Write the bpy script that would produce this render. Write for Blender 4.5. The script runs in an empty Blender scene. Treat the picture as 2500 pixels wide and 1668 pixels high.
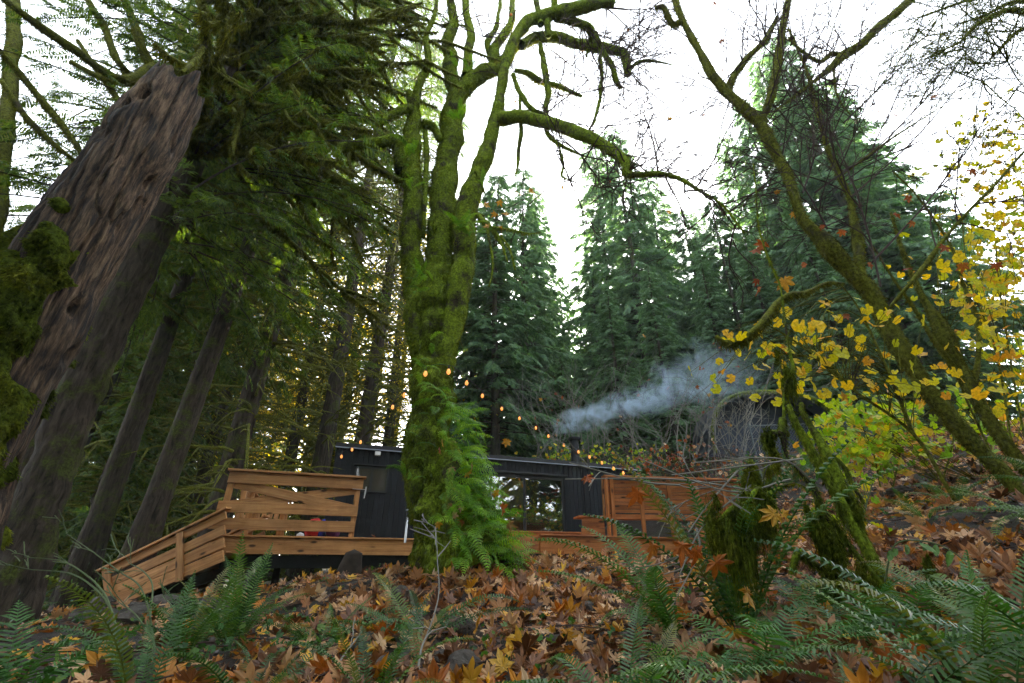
import bpy, math, time
import numpy as np
from mathutils import Matrix, Vector

T0 = time.time()
scene = bpy.context.scene
COL = scene.collection
RNG = np.random.default_rng(11)

# ------------------------------------------------------------------ camera, sky, sun, exposure
PITCH = math.radians(26.6)
FPX = 1111.0                       # focal length in pixels of the 2500 px wide photograph (16 mm)
cam_d = bpy.data.cameras.new("camera")
cam_d.sensor_width = 36.0
cam_d.lens = 16.0
cam_d.clip_start = 0.05
cam_d.clip_end = 2000.0
cam = bpy.data.objects.new("camera", cam_d)
cam.location = (0, 0, 0)
cam.rotation_euler = (math.pi / 2 + PITCH, 0, 0)
COL.objects.link(cam)
scene.camera = cam

SUN_EL, SUN_AZ = math.radians(24.3), math.radians(9.8)     # sun stands behind the trees, right of centre
world = bpy.data.worlds.new("World")
scene.world = world
world.use_nodes = True
wn = world.node_tree.nodes
wl = world.node_tree.links
sky = wn.new("ShaderNodeTexSky")
sky.sky_type = 'NISHITA'
sky.sun_disc = False
sky.sun_elevation = SUN_EL
sky.sun_rotation = SUN_AZ
sky.altitude = 100
sky.air_density = 1.0
sky.dust_density = 1.5
sky.ozone_density = 1.0
wn["Background"].inputs["Strength"].default_value = 0.15
hs = wn.new("ShaderNodeHueSaturation")          # thin white cloud veil takes the blue out of the sky
hs.inputs["Saturation"].default_value = 0.30
wl.new(sky.outputs[0], hs.inputs["Color"])
wl.new(hs.outputs[0], wn["Background"].inputs["Color"])

sun_d = bpy.data.lights.new("sun", 'SUN')
sun_d.energy = 5.0
sun_d.angle = math.radians(0.5)
sun_d.color = (1.0, 0.88, 0.68)
sun = bpy.data.objects.new("sun", sun_d)
sdir = Vector((math.sin(SUN_AZ) * math.cos(SUN_EL), math.cos(SUN_AZ) * math.cos(SUN_EL), math.sin(SUN_EL)))
sun.rotation_euler = sdir.to_track_quat('Z', 'Y').to_euler()
sun.location = (10, 60, 30)
COL.objects.link(sun)

vs = scene.view_settings
vs.view_transform = 'Standard'
vs.look = 'None'
vs.exposure = 3.2
vs.gamma = 1.0
vs.use_curve_mapping = False
scene.render.engine = 'CYCLES'
cy = scene.cycles
cy.max_bounces = 6
cy.diffuse_bounces = 3
cy.glossy_bounces = 2
cy.transmission_bounces = 4
cy.transparent_max_bounces = 6
cy.volume_bounces = 1
cy.caustics_reflective = False
cy.caustics_refractive = False
cy.sample_clamp_indirect = 6.0
cy.use_adaptive_sampling = True
cy.adaptive_threshold = 0.02
cy.use_denoising = True
try:
    cy.denoiser = 'OPENIMAGEDENOISE'
    cy.denoising_prefilter = 'ACCURATE'
except Exception:
    pass

# ------------------------------------------------------------------ small helpers
CT, ST = math.cos(PITCH), math.sin(PITCH)


def at(px, py, D):
    """a point seen at (px, py) of the 2500 px photograph, D metres ahead of the camera"""
    u = (px - 1250) / FPX
    v = (834 - py) / FPX
    yc = CT - v * ST
    return np.array([u * D / yc, D, (ST + v * CT) * D / yc])


def zc(px, py, D):
    v = (834 - py) / FPX
    return D / (CT - v * ST)


def proj(P):
    P = np.atleast_2d(P)
    d = P[:, 1] * CT + P[:, 2] * ST
    d = np.where(d < 0.05, 0.05, d)
    return 1250 + FPX * P[:, 0] / d, 834 - FPX * (-P[:, 1] * ST + P[:, 2] * CT) / d


def nrm(v):
    v = np.asarray(v, float)
    n = np.linalg.norm(v, axis=-1, keepdims=True)
    return v / np.where(n < 1e-9, 1, n)


_PERM = np.random.default_rng(3).random(4096)


def vnoise(P, seed=0):
    """value noise, -1..1"""
    P = np.asarray(P, float) + seed * 17.31
    i = np.floor(P).astype(np.int64)
    f = P - i
    f = f * f * (3 - 2 * f)

    def h(a, b, c):
        return _PERM[(a * 73 + b * 179 + c * 283 + (a * b) % 97 * 31) % 4096]
    x, y, z = i[..., 0], i[..., 1], i[..., 2]
    fx, fy, fz = f[..., 0], f[..., 1], f[..., 2]
    r = 0
    for dx in (0, 1):
        for dy in (0, 1):
            for dz in (0, 1):
                r = r + h(x + dx, y + dy, z + dz) * (fx if dx else 1 - fx) * (fy if dy else 1 - fy) * (fz if dz else 1 - fz)
    return r * 2 - 1


def fbm(P, oct=3, seed=0):
    r, a, t = 0, 1.0, 0
    P = np.asarray(P, float)
    for k in range(oct):
        r = r + a * vnoise(P * 2 ** k, seed + k)
        t += a
        a *= 0.5
    return r / t


class MB:
    """collects geometry for one mesh"""

    def __init__(self):
        self.v, self.t, self.q, self.n = [], [], [], 0

    def add(self, v, tris=None, quads=None):
        v = np.asarray(v, float).reshape(-1, 3)
        if tris is not None and len(tris):
            self.t.append(np.asarray(tris, np.int64).reshape(-1, 3) + self.n)
        if quads is not None and len(quads):
            self.q.append(np.asarray(quads, np.int64).reshape(-1, 4) + self.n)
        self.v.append(v)
        self.n += len(v)
        return self

    def mesh(self, name, mat, smooth=False):
        v = np.concatenate(self.v) if self.v else np.zeros((0, 3))
        t = np.concatenate(self.t) if self.t else np.zeros((0, 3), np.int64)
        q = np.concatenate(self.q) if self.q else np.zeros((0, 4), np.int64)
        me = bpy.data.meshes.new(name)
        me.vertices.add(len(v))
        me.vertices.foreach_set("co", v.astype(np.float32).ravel())
        nl = len(t) * 3 + len(q) * 4
        me.loops.add(nl)
        me.loops.foreach_set("vertex_index", np.concatenate([t.ravel(), q.ravel()]).astype(np.int32))
        me.polygons.add(len(t) + len(q))
        st = np.concatenate([np.arange(len(t)) * 3, len(t) * 3 + np.arange(len(q)) * 4]).astype(np.int32)
        me.polygons.foreach_set("loop_start", st)
        me.polygons.foreach_set("use_smooth", np.full(len(st), bool(smooth)))
        me.update(calc_edges=True)
        if mat is not None:
            me.materials.append(mat)
        return me

    def build(self, name, mat, parent=None, smooth=False, **kw):
        return put(self.mesh(name, mat, smooth), name, parent, **kw)


def put(me, name, parent=None, matrix=None, label=None, cat=None, group=None, kind=None):
    """links a mesh; matrix is in world space"""
    o = bpy.data.objects.new(name, me)
    COL.objects.link(o)
    M = matrix if matrix is not None else Matrix.Identity(4)
    if parent is not None:
        o.parent = parent
        pm = WM.get(parent.name, Matrix.Identity(4))
        M = pm.inverted() @ M
    o.matrix_basis = M
    WM[o.name] = (WM.get(parent.name, Matrix.Identity(4)) @ M) if parent is not None else M
    tag(o, label, cat, group, kind)
    return o


WM = {}


def tag(o, label=None, cat=None, group=None, kind=None):
    for k, v in (("label", label), ("category", cat), ("group", group), ("kind", kind)):
        if v:
            o[k] = v
    return o


def thing(name, loc, label, cat, group=None):
    o = bpy.data.objects.new(name, None)
    o.empty_display_size = 0.2
    COL.objects.link(o)
    M = Matrix.Translation(Vector(loc))
    o.matrix_basis = M
    WM[o.name] = M
    return tag(o, label, cat, group)


def catmull(P, m):
    P = np.asarray(P, float)
    if len(P) < 3:
        t = np.linspace(0, 1, m * (len(P) - 1) + 1)[:, None]
        return P[0] * (1 - t) + P[-1] * t
    Q = np.vstack([2 * P[0] - P[1], P, 2 * P[-1] - P[-2]])
    out = []
    for i in range(len(P) - 1):
        a, b, c_, d = Q[i:i + 4]
        t = np.linspace(0, 1, m, endpoint=False)[:, None]
        out.append(0.5 * (2 * b + (c_ - a) * t + (2 * a - 5 * b + 4 * c_ - d) * t ** 2 + (3 * b - a - 3 * c_ + d) * t ** 3))
    out.append(P[-1][None])
    return np.vstack(out)


def frames(P):
    T = nrm(np.gradient(P, axis=0))
    ref = np.array([0.0, 0, 1]) if abs(T[0][2]) < 0.9 else np.array([1.0, 0, 0])
    N = np.zeros_like(P)
    n = nrm(np.cross(ref, T[0]))
    for i in range(len(P)):
        n = n - T[i] * np.dot(n, T[i])
        n = n / max(1e-9, np.linalg.norm(n))
        N[i] = n
    return T, N, np.cross(T, N)


def tube(mb, P, R, n=6, bump=0.0, freq=3.0, seed=0, cap=True):
    """adds a tube along P with radii R; returns ring vertices (len, n, 3) and centres"""
    P = np.asarray(P, float)
    R = np.broadcast_to(np.asarray(R, float), (len(P),))
    T, N, B = frames(P)
    a = np.linspace(0, 2 * np.pi, n, endpoint=False)
    dirs = N[:, None, :] * np.cos(a)[None, :, None] + B[:, None, :] * np.sin(a)[None, :, None]
    rr = np.repeat(R[:, None], n, 1)
    if bump:
        rr = rr * (1 + bump * fbm((P[:, None, :] + dirs * R[:, None, None]) * freq, 3, seed))
    V = P[:, None, :] + dirs * rr[..., None]
    m = len(P)
    i = np.arange(m - 1)[:, None] * n
    j = np.arange(n)[None]
    k = (j + 1) % n
    Q = np.stack([i + j, i + k, i + n + k, i + n + j], -1).reshape(-1, 4)
    tr = None
    VV = V.reshape(-1, 3)
    if cap:
        VV = np.vstack([VV, P[-1] + T[-1] * R[-1] * 0.4])
        tr = np.stack([(m - 1) * n + np.arange(n), (m - 1) * n + (np.arange(n) + 1) % n, np.full(n, m * n)], -1)
    mb.add(VV, tr, Q)
    return V, dirs


def box(mb, c, ax, ay, az):
    """ax, ay, az half-axis vectors"""
    c, ax, ay, az = (np.asarray(k, float) for k in (c, ax, ay, az))
    V = [c + sx * ax + sy * ay + sz * az for sz in (-1, 1) for sy in (-1, 1) for sx in (-1, 1)]
    Q = [(0, 2, 3, 1), (4, 5, 7, 6), (0, 1, 5, 4), (2, 6, 7, 3), (0, 4, 6, 2), (1, 3, 7, 5)]
    mb.add(V, None, Q)


def abox(mb, x0, x1, y0, y1, z0, z1):
    box(mb, ((x0 + x1) / 2, (y0 + y1) / 2, (z0 + z1) / 2), ((x1 - x0) / 2, 0, 0), (0, (y1 - y0) / 2, 0), (0, 0, (z1 - z0) / 2))


def board(name, p0, p1, wdir, w, t, mat, parent, **kw):
    """a plank from p0 to p1 (centre line), w wide along wdir, t thick; grain runs along local X"""
    p0, p1 = np.asarray(p0, float), np.asarray(p1, float)
    L = np.linalg.norm(p1 - p0)
    x = (p1 - p0) / L
    y = np.asarray(wdir, float)
    y = nrm(y - x * np.dot(x, y))
    z = np.cross(x, y)
    mb = MB()
    c_ = min(0.004, t * 0.15)
    a, b, d = L / 2, w / 2, t / 2
    # box with chamfered long edges
    prof = [(-b + c_, -d), (b - c_, -d), (b, -d + c_), (b, d - c_), (b - c_, d), (-b + c_, d), (-b, d - c_), (-b, -d + c_)]
    V = [(sx * a, py, pz) for sx in (-1, 1) for py, pz in prof]
    Q = [(k, (k + 1) % 8, 8 + (k + 1) % 8, 8 + k) for k in range(8)]
    Tn = [(0, k + 1, k) for k in range(1, 7)] + [(8, 8 + k, 8 + k + 1) for k in range(1, 7)]
    mb.add(V, Tn, [q[::-1] for q in Q])
    c = (p0 + p1) / 2
    M = Matrix(((x[0], y[0], z[0], c[0]), (x[1], y[1], z[1], c[1]), (x[2], y[2], z[2], c[2]), (0, 0, 0, 1)))
    return mb.build(name, mat, parent, matrix=M, **kw)


def scatter(tv, tt, mats):
    """copies template verts tv / tris tt by K 4x4 matrices"""
    K = len(mats)
    V = np.einsum('kij,nj->kni', mats[:, :3, :3], tv) + mats[:, None, :3, 3]
    Tt = tt[None] + (np.arange(K) * len(tv))[:, None, None]
    return V.reshape(-1, 3), Tt.reshape(-1, 3)


def mats_from(pos, fwd, up, s):
    """matrices with local Y along fwd, local Z near up"""
    y = nrm(fwd)
    x = nrm(np.cross(y, up))
    z = np.cross(x, y)
    s = np.asarray(s, float)
    if s.ndim == 1:
        s = np.repeat(s[:, None], 3, 1)
    M = np.zeros((len(pos), 4, 4))
    M[:, :3, 0] = x * s[:, :1]
    M[:, :3, 1] = y * s[:, 1:2]
    M[:, :3, 2] = z * s[:, 2:3]
    M[:, :3, 3] = pos
    M[:, 3, 3] = 1
    return M


def mmat(M):
    return Matrix([list(map(float, r)) for r in M])


# ------------------------------------------------------------------ materials
def new_mat(name):
    m = bpy.data.materials.new(name)
    m.use_nodes = True
    nt = m.node_tree
    return m, nt, nt.nodes, nt.links, nt.nodes["Principled BSDF"]


def ramp(nt, stops, interp='LINEAR'):
    r = nt.nodes.new("ShaderNodeValToRGB")
    r.color_ramp.interpolation = interp
    e = r.color_ramp.elements
    while len(e) < len(stops):
        e.new(0.5)
    for k, (p, c) in enumerate(stops):
        e[k].position = p
        e[k].color = (*c, 1) if len(c) == 3 else c
    return r


def noise(nt, scale, detail=4, rough=0.6, vec=None, dist=0.0):
    n = nt.nodes.new("ShaderNodeTexNoise")
    n.inputs["Scale"].default_value = scale
    n.inputs["Detail"].default_value = detail
    n.inputs["Roughness"].default_value = rough
    n.inputs["Distortion"].default_value = dist
    if vec is not None:
        nt.links.new(vec, n.inputs["Vector"])
    return n


def coords(nt, kind="Object", scale=None):
    tc = nt.nodes.new("ShaderNodeTexCoord")
    out = tc.outputs[kind]
    if scale is not None:
        mp = nt.nodes.new("ShaderNodeMapping")
        mp.inputs["Scale"].default_value = scale
        nt.links.new(out, mp.inputs["Vector"])
        out = mp.outputs[0]
    return out


def bumpn(nt, bsdf, height, strength, dist):
    b = nt.nodes.new("ShaderNodeBump")
    b.inputs["Strength"].default_value = strength
    b.inputs["Distance"].default_value = dist
    nt.links.new(height, b.inputs["Height"])
    nt.links.new(b.outputs[0], bsdf.inputs["Normal"])


def mixc(nt, fac, a, b, mode='MIX'):
    m = nt.nodes.new("ShaderNodeMix")
    m.data_type = 'RGBA'
    m.blend_type = mode
    for sock, val in ((m.inputs[0], fac), (m.inputs[6], a), (m.inputs[7], b)):
        if hasattr(val, "type"):
            nt.links.new(val, sock)
        elif isinstance(val, (int, float)):
            sock.default_value = val
        else:
            sock.default_value = (*val, 1)
    return m.outputs[2]


def leaf_mat(name, stops, rough=0.5, transl=0.35, tint=(1.25, 1.15, 0.55), spec=0.35, source="island", vein=0.0):
    m, nt, N, L, b = new_mat(name)
    if source == "object":
        r = N.new("ShaderNodeObjectInfo").outputs["Random"]
    else:
        r = N.new("ShaderNodeNewGeometry").outputs["Random Per Island"]
    rp = ramp(nt, stops)
    L.new(r, rp.inputs[0])
    col = rp.outputs[0]
    nz = noise(nt, 9.0, 3, 0.6, coords(nt))
    r2 = ramp(nt, [(0.3, (0.62, 0.62, 0.62)), (0.7, (1.25, 1.25, 1.25))])
    L.new(nz.outputs[0], r2.inputs[0])
    col = mixc(nt, 1.0, col, r2.outputs[0], 'MULTIPLY')
    L.new(col, b.inputs["Base Color"])
    b.inputs["Roughness"].default_value = rough
    b.inputs["Specular IOR Level"].default_value = spec
    tr = N.new("ShaderNodeBsdfTranslucent")
    tc = mixc(nt, 1.0, col, tint, 'MULTIPLY')
    L.new(tc, tr.inputs["Color"])
    mx = N.new("ShaderNodeMixShader")
    mx.inputs[0].default_value = transl
    L.new(b.outputs[0], mx.inputs[1])
    L.new(tr.outputs[0], mx.inputs[2])
    L.new(mx.outputs[0], N["Material Output"].inputs[0])
    return m


def bark_mat(name, dark, light, moss=None, moss_amt=0.5, scale=(14, 14, 2.2), bump=0.6):
    m, nt, N, L, b = new_mat(name)
    v = coords(nt, "Object", scale)
    n1 = noise(nt, 1.0, 6, 0.65, v, 0.6)
    rp = ramp(nt, [(0.32, dark), (0.68, light)])
    L.new(n1.outputs[0], rp.inputs[0])
    col = rp.outputs[0]
    if moss:
        n2 = noise(nt, 2.3, 5, 0.7, coords(nt))
        r2 = ramp(nt, [(0.62 - 0.35 * moss_amt, (0, 0, 0)), (0.75 - 0.35 * moss_amt, (1, 1, 1))])
        L.new(n2.outputs[0], r2.inputs[0])
        n3 = noise(nt, 30, 4, 0.7, coords(nt))
        r3 = ramp(nt, [(0.34, tuple(k * 0.3 for k in moss)), (0.7, tuple(k * 1.7 for k in moss))])
        L.new(n3.outputs[0], r3.inputs[0])
        col = mixc(nt, r2.outputs[0], col, r3.outputs[0])
    L.new(col, b.inputs["Base Color"])
    b.inputs["Roughness"].default_value = 0.9
    b.inputs["Specular IOR Level"].default_value = 0.15
    bumpn(nt, b, n1.outputs[0], bump, 0.03)
    return m


def moss_mat(name, c0, c1, c2, transl=0.3):
    m, nt, N, L, b = new_mat(name)
    n1 = noise(nt, 3.0, 4, 0.65, coords(nt))
    rp = ramp(nt, [(0.28, c0), (0.5, c1), (0.72, c2)])
    L.new(n1.outputs[0], rp.inputs[0])
    r = N.new("ShaderNodeNewGeometry").outputs["Random Per Island"]
    r2 = ramp(nt, [(0, (0.6, 0.6, 0.6)), (1, (1.4, 1.4, 1.4))])
    L.new(r, r2.inputs[0])
    col = mixc(nt, 1.0, rp.outputs[0], r2.outputs[0], 'MULTIPLY')
    n4 = noise(nt, 34.0, 4, 0.7, coords(nt))
    r5 = ramp(nt, [(0.34, (0.35, 0.33, 0.3)), (0.52, (0.95, 0.95, 0.95)), (0.7, (1.5, 1.45, 1.3))])
    L.new(n4.outputs[0], r5.inputs[0])
    col = mixc(nt, 1.0, col, r5.outputs[0], 'MULTIPLY')
    L.new(col, b.inputs["Base Color"])
    b.inputs["Roughness"].default_value = 0.95
    b.inputs["Specular IOR Level"].default_value = 0.1
    bumpn(nt, b, n4.outputs[0], 1.0, 0.05)
    tr = N.new("ShaderNodeBsdfTranslucent")
    L.new(mixc(nt, 1.0, col, (1.5, 1.3, 0.5), 'MULTIPLY'), tr.inputs["Color"])
    mx = N.new("ShaderNodeMixShader")
    mx.inputs[0].default_value = transl
    L.new(b.outputs[0], mx.inputs[1])
    L.new(tr.outputs[0], mx.inputs[2])
    L.new(mx.outputs[0], N["Material Output"].inputs[0])
    return m


def plain(name, col, rough=0.6, metal=0.0, spec=0.4, nscale=0, namt=0.3):
    m, nt, N, L, b = new_mat(name)
    if nscale:
        n1 = noise(nt, nscale, 5, 0.65, coords(nt))
        rp = ramp(nt, [(0.3, tuple(k * (1 - namt) for k in col)), (0.7, tuple(k * (1 + namt) for k in col))])
        L.new(n1.outputs[0], rp.inputs[0])
        L.new(rp.outputs[0], b.inputs["Base Color"])
        bumpn(nt, b, n1.outputs[0], 0.3, 0.01)
    else:
        b.inputs["Base Color"].default_value = (*col, 1)
    b.inputs["Roughness"].default_value = rough
    b.inputs["Metallic"].default_value = metal
    b.inputs["Specular IOR Level"].default_value = spec
    return m


def wood_mat(name, c0, c1, c2):
    m, nt, N, L, b = new_mat(name)
    tc = N.new("ShaderNodeTexCoord")
    oi = N.new("ShaderNodeObjectInfo")
    add = N.new("ShaderNodeVectorMath")
    add.operation = 'ADD'
    sc = N.new("ShaderNodeVectorMath")
    sc.operation = 'SCALE'
    cmb = N.new("ShaderNodeCombineXYZ")
    for k in range(3):
        L.new(oi.outputs["Random"], cmb.inputs[k])
    L.new(cmb.outputs[0], sc.inputs[0])
    sc.inputs["Scale"].default_value = 37.0
    L.new(tc.outputs["Object"], add.inputs[0])
    L.new(sc.outputs[0], add.inputs[1])
    mp = N.new("ShaderNodeMapping")
    mp.inputs["Scale"].default_value = (1.2, 22, 22)
    L.new(add.outputs[0], mp.inputs[0])
    g = noise(nt, 1.0, 5, 0.6, mp.outputs[0], 0.8)
    rp = ramp(nt, [(0.28, c0), (0.5, c1), (0.74, c2)])
    L.new(g.outputs[0], rp.inputs[0])
    # board to board tone
    r2 = ramp(nt, [(0, (0.78, 0.74, 0.7)), (0.5, (1, 1, 1)), (1, (1.15, 1.1, 1.02))])
    L.new(oi.outputs["Random"], r2.inputs[0])
    col = mixc(nt, 1.0, rp.outputs[0], r2.outputs[0], 'MULTIPLY')
    # knots
    mp2 = N.new("ShaderNodeMapping")
    mp2.inputs["Scale"].default_value = (3.2, 8.5, 0.1)
    L.new(add.outputs[0], mp2.inputs[0])
    vo = N.new("ShaderNodeTexVoronoi")
    vo.inputs["Scale"].default_value = 1.0
    L.new(mp2.outputs[0], vo.inputs["Vector"])
    r3 = ramp(nt, [(0.12, (1, 1, 1)), (0.24, (0, 0, 0))])
    L.new(vo.outputs["Distance"], r3.inputs[0])
    # only some cells carry a knot
    gt = N.new("ShaderNodeMath")
    gt.operation = 'GREATER_THAN'
    gt.inputs[1].default_value = 0.5
    sp = N.new("ShaderNodeSeparateColor")
    L.new(vo.outputs["Color"], sp.inputs[0])
    L.new(sp.outputs[0], gt.inputs[0])
    mu = N.new("ShaderNodeMath")
    mu.operation = 'MULTIPLY'
    L.new(r3.outputs[0], mu.inputs[0])
    L.new(gt.outputs[0], mu.inputs[1])
    col = mixc(nt, mu.outputs[0], col, tuple(k * 0.28 for k in c0))
    # weather stains
    st = noise(nt, 2.2, 4, 0.6, add.outputs[0])
    r4 = ramp(nt, [(0.35, (0.7, 0.68, 0.66)), (0.6, (1.05, 1.05, 1.05))])
    L.new(st.outputs[0], r4.inputs[0])
    col = mixc(nt, 1.0, col, r4.outputs[0], 'MULTIPLY')
    L.new(col, b.inputs["Base Color"])
    b.inputs["Roughness"].default_value = 0.55
    b.inputs["Specular IOR Level"].default_value = 0.3
    bumpn(nt, b, g.outputs[0], 0.25, 0.004)
    return m


M = {}
M['cedar'] = wood_mat('cedar_boards', (0.25, 0.105, 0.032), (0.42, 0.20, 0.068), (0.54, 0.29, 0.115))
M['cedar_red'] = wood_mat('oiled_cedar', (0.22, 0.07, 0.02), (0.40, 0.145, 0.042), (0.5, 0.21, 0.07))
M['steel_black'] = plain('black_steel', (0.012, 0.013, 0.015), 0.6, 0, 0.3, 8, 0.4)
M['timber_dark'] = plain('dark_timber', (0.03, 0.022, 0.016), 0.8, 0, 0.2, 10, 0.5)
M['roofing'] = plain('black_roofing', (0.014, 0.015, 0.018), 0.45, 0, 0.4)
M['drip'] = plain('grey_drip_edge', (0.30, 0.33, 0.40), 0.35, 0.6, 0.5)
M['metal'] = plain('galvanised_metal', (0.55, 0.55, 0.56), 0.3, 1.0, 0.5)
M['white'] = plain('white_plastic', (0.75, 0.76, 0.78), 0.4)
M['frame'] = plain('black_window_frame', (0.01, 0.011, 0.013), 0.4)
M['curtain'] = plain('beige_curtain', (0.32, 0.25, 0.17), 0.9, 0, 0.1, 6, 0.2)
M['red_cloth'] = plain('red_cloth', (0.45, 0.03, 0.03), 0.85, 0, 0.1, 20, 0.4)
M['blue_cloth'] = plain('blue_cloth', (0.05, 0.06, 0.30), 0.85, 0, 0.1, 20, 0.4)
M['tarp'] = plain('dark_blue_tarp', (0.010, 0.016, 0.035), 0.5, 0, 0.35, 1.5, 0.5)
M['wire'] = plain('black_cable', (0.02, 0.02, 0.02), 0.6)
M['fence_wire'] = plain('fence_wire', (0.10, 0.12, 0.13), 0.5, 0.5)

# black vertical siding
m, nt, N, L, b = new_mat('black_stained_siding')
oi = N.new("ShaderNodeObjectInfo")
n1 = noise(nt, 1.0, 5, 0.6, coords(nt, "Object", (30, 30, 1.6)))
rp = ramp(nt, [(0.3, (0.004, 0.005, 0.008)), (0.7, (0.011, 0.013, 0.018))])
L.new(n1.outputs[0], rp.inputs[0])
r2 = ramp(nt, [(0, (0.7, 0.7, 0.7)), (1, (1.3, 1.3, 1.3))])
L.new(oi.outputs["Random"], r2.inputs[0])
L.new(mixc(nt, 1.0, rp.outputs[0], r2.outputs[0], 'MULTIPLY'), b.inputs["Base Color"])
b.inputs["Roughness"].default_value = 0.6
b.inputs["Specular IOR Level"].default_value = 0.22
bumpn(nt, b, n1.outputs[0], 0.3, 0.004)
M['siding'] = m

# window glass: mirrors the woods in front, with a dim amber room behind
m, nt, N, L, b = new_mat('window_glass')
b.inputs["Base Color"].default_value = (1, 1, 1, 1)
b.inputs["Roughness"].default_value = 0.0
b.inputs["IOR"].default_value = 1.9
b.inputs["Transmission Weight"].default_value = 1.0
M['glass'] = m

# soil
m, nt, N, L, b = new_mat('forest_soil')
n1 = noise(nt, 1.6, 6, 0.7, coords(nt))
rp = ramp(nt, [(0.3, (0.008, 0.005, 0.003)), (0.5, (0.020, 0.011, 0.006)), (0.62, (0.016, 0.016, 0.005)), (0.75, (0.035, 0.019, 0.009))])
L.new(n1.outputs[0], rp.inputs[0])
L.new(rp.outputs[0], b.inputs["Base Color"])
b.inputs["Roughness"].default_value = 0.95
n2 = noise(nt, 14, 5, 0.75, coords(nt))
bumpn(nt, b, n2.outputs[0], 0.9, 0.05)
M['soil'] = m

# rock
m, nt, N, L, b = new_mat('grey_rock')
n1 = noise(nt, 5, 7, 0.7, coords(nt))
rp = ramp(nt, [(0.3, (0.018, 0.014, 0.011)), (0.55, (0.055, 0.044, 0.034)), (0.75, (0.12, 0.095, 0.07))])
L.new(n1.outputs[0], rp.inputs[0])
L.new(rp.outputs[0], b.inputs["Base Color"])
b.inputs["Roughness"].default_value = 0.85
bumpn(nt, b, n1.outputs[0], 0.7, 0.04)
M['rock'] = m

MOSS = (0.15, 0.21, 0.012)
M['moss'] = moss_mat('green_moss', (0.030, 0.046, 0.007), (0.11, 0.155, 0.013), (0.24, 0.27, 0.024))
M['moss_dark'] = moss_mat('olive_moss', (0.04, 0.05, 0.008), (0.105, 0.12, 0.014), (0.19, 0.19, 0.022))
M['bark_moss'] = bark_mat('mossy_bark', (0.014, 0.011, 0.008), (0.06, 0.046, 0.032), MOSS, 0.74, bump=1.0)
M['bark_moss_dark'] = bark_mat('mossy_dead_branch', (0.022, 0.018, 0.012), (0.06, 0.05, 0.032), (0.12, 0.13, 0.016), 0.85)
M['bark'] = bark_mat('conifer_bark', (0.007, 0.005, 0.004), (0.070, 0.052, 0.038), (0.05, 0.06, 0.010), 0.34, scale=(18, 18, 3.0), bump=1.0)
M['twig'] = plain('reddish_twig', (0.055, 0.035, 0.028), 0.8, 0, 0.2)
M['pale_twig'] = plain('pale_grey_twig', (0.20, 0.19, 0.16), 0.8, 0, 0.2)
M['green_stem'] = plain('green_stem', (0.09, 0.12, 0.05), 0.7, 0, 0.3)
M['needle'] = leaf_mat('dark_conifer_needles', [(0, (0.024, 0.060, 0.012)), (0.5, (0.058, 0.110, 0.018)), (1, (0.11, 0.165, 0.022))], 0.5, 0.5, (1.6, 1.5, 0.4))
M['needle_cedar'] = leaf_mat('cedar_sprays', [(0, (0.040, 0.100, 0.046)), (0.5, (0.078, 0.165, 0.070)), (1, (0.125, 0.22, 0.080))], 0.5, 0.5, (1.4, 1.45, 0.8))
M['gold'] = leaf_mat('sunlit_yellow_foliage', [(0, (0.24, 0.28, 0.012)), (0.5, (0.50, 0.46, 0.02)), (1, (0.62, 0.48, 0.03))], 0.5, 0.65, (1.4, 1.2, 0.4))
M['fern'] = leaf_mat('sword_fern', [(0, (0.022, 0.075, 0.012)), (0.5, (0.050, 0.130, 0.016)), (0.85, (0.09, 0.17, 0.02)), (1, (0.17, 0.15, 0.025))], 0.42, 0.35, (1.2, 1.4, 0.45), 0.5, "object")
M['licorice'] = leaf_mat('licorice_fern', [(0, (0.07, 0.19, 0.012)), (0.5, (0.16, 0.35, 0.016)), (1, (0.28, 0.46, 0.022))], 0.42, 0.45, (1.25, 1.3, 0.4), 0.4, "object")
LIT = [(0.0, (0.035, 0.013, 0.006)), (0.22, (0.13, 0.050, 0.019)), (0.46, (0.31, 0.135, 0.050)), (0.62, (0.54, 0.31, 0.14)), (0.72, (0.60, 0.42, 0.25)), (0.80, (0.38, 0.11, 0.015)), (0.92, (0.50, 0.21, 0.015)), (1.0, (0.64, 0.37, 0.02))]
M['litter'] = leaf_mat('fallen_leaves', LIT, 0.5, 0.2, (1.2, 1.0, 0.6), 0.45)
M['leaf_brown'] = leaf_mat('brown_leaf', [(0, (0.08, 0.032, 0.014)), (1, (0.24, 0.10, 0.038))], 0.5, 0.2, (1.2, 1, 0.6), 0.45, "object")
M['leaf_tan'] = leaf_mat('tan_leaf', [(0, (0.30, 0.15, 0.06)), (1, (0.52, 0.32, 0.16))], 0.5, 0.2, (1.2, 1, 0.6), 0.45, "object")
M['leaf_orange'] = leaf_mat('orange_leaf', [(0, (0.28, 0.075, 0.012)), (1, (0.42, 0.15, 0.02))], 0.45, 0.3, (1.3, 1, 0.5), 0.45, "object")
M['leaf_gold'] = leaf_mat('golden_leaf', [(0, (0.42, 0.22, 0.02)), (1, (0.58, 0.34, 0.03))], 0.45, 0.35, (1.3, 1.1, 0.5), 0.4, "object")
M['leaf_yellow'] = leaf_mat('yellow_leaf', [(0, (0.42, 0.48, 0.015)), (0.4, (0.68, 0.58, 0.015)), (0.8, (0.74, 0.50, 0.015)), (1, (0.6, 0.26, 0.02))], 0.45, 0.5, (1.35, 1.2, 0.4), 0.35, "object")
M['leaf_yellow_mass'] = leaf_mat('yellow_leaf_mass', [(0, (0.22, 0.36, 0.015)), (0.35, (0.58, 0.58, 0.015)), (0.85, (0.70, 0.56, 0.015)), (1, (0.6, 0.3, 0.02))], 0.45, 0.5, (1.35, 1.2, 0.4), 0.35)
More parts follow.
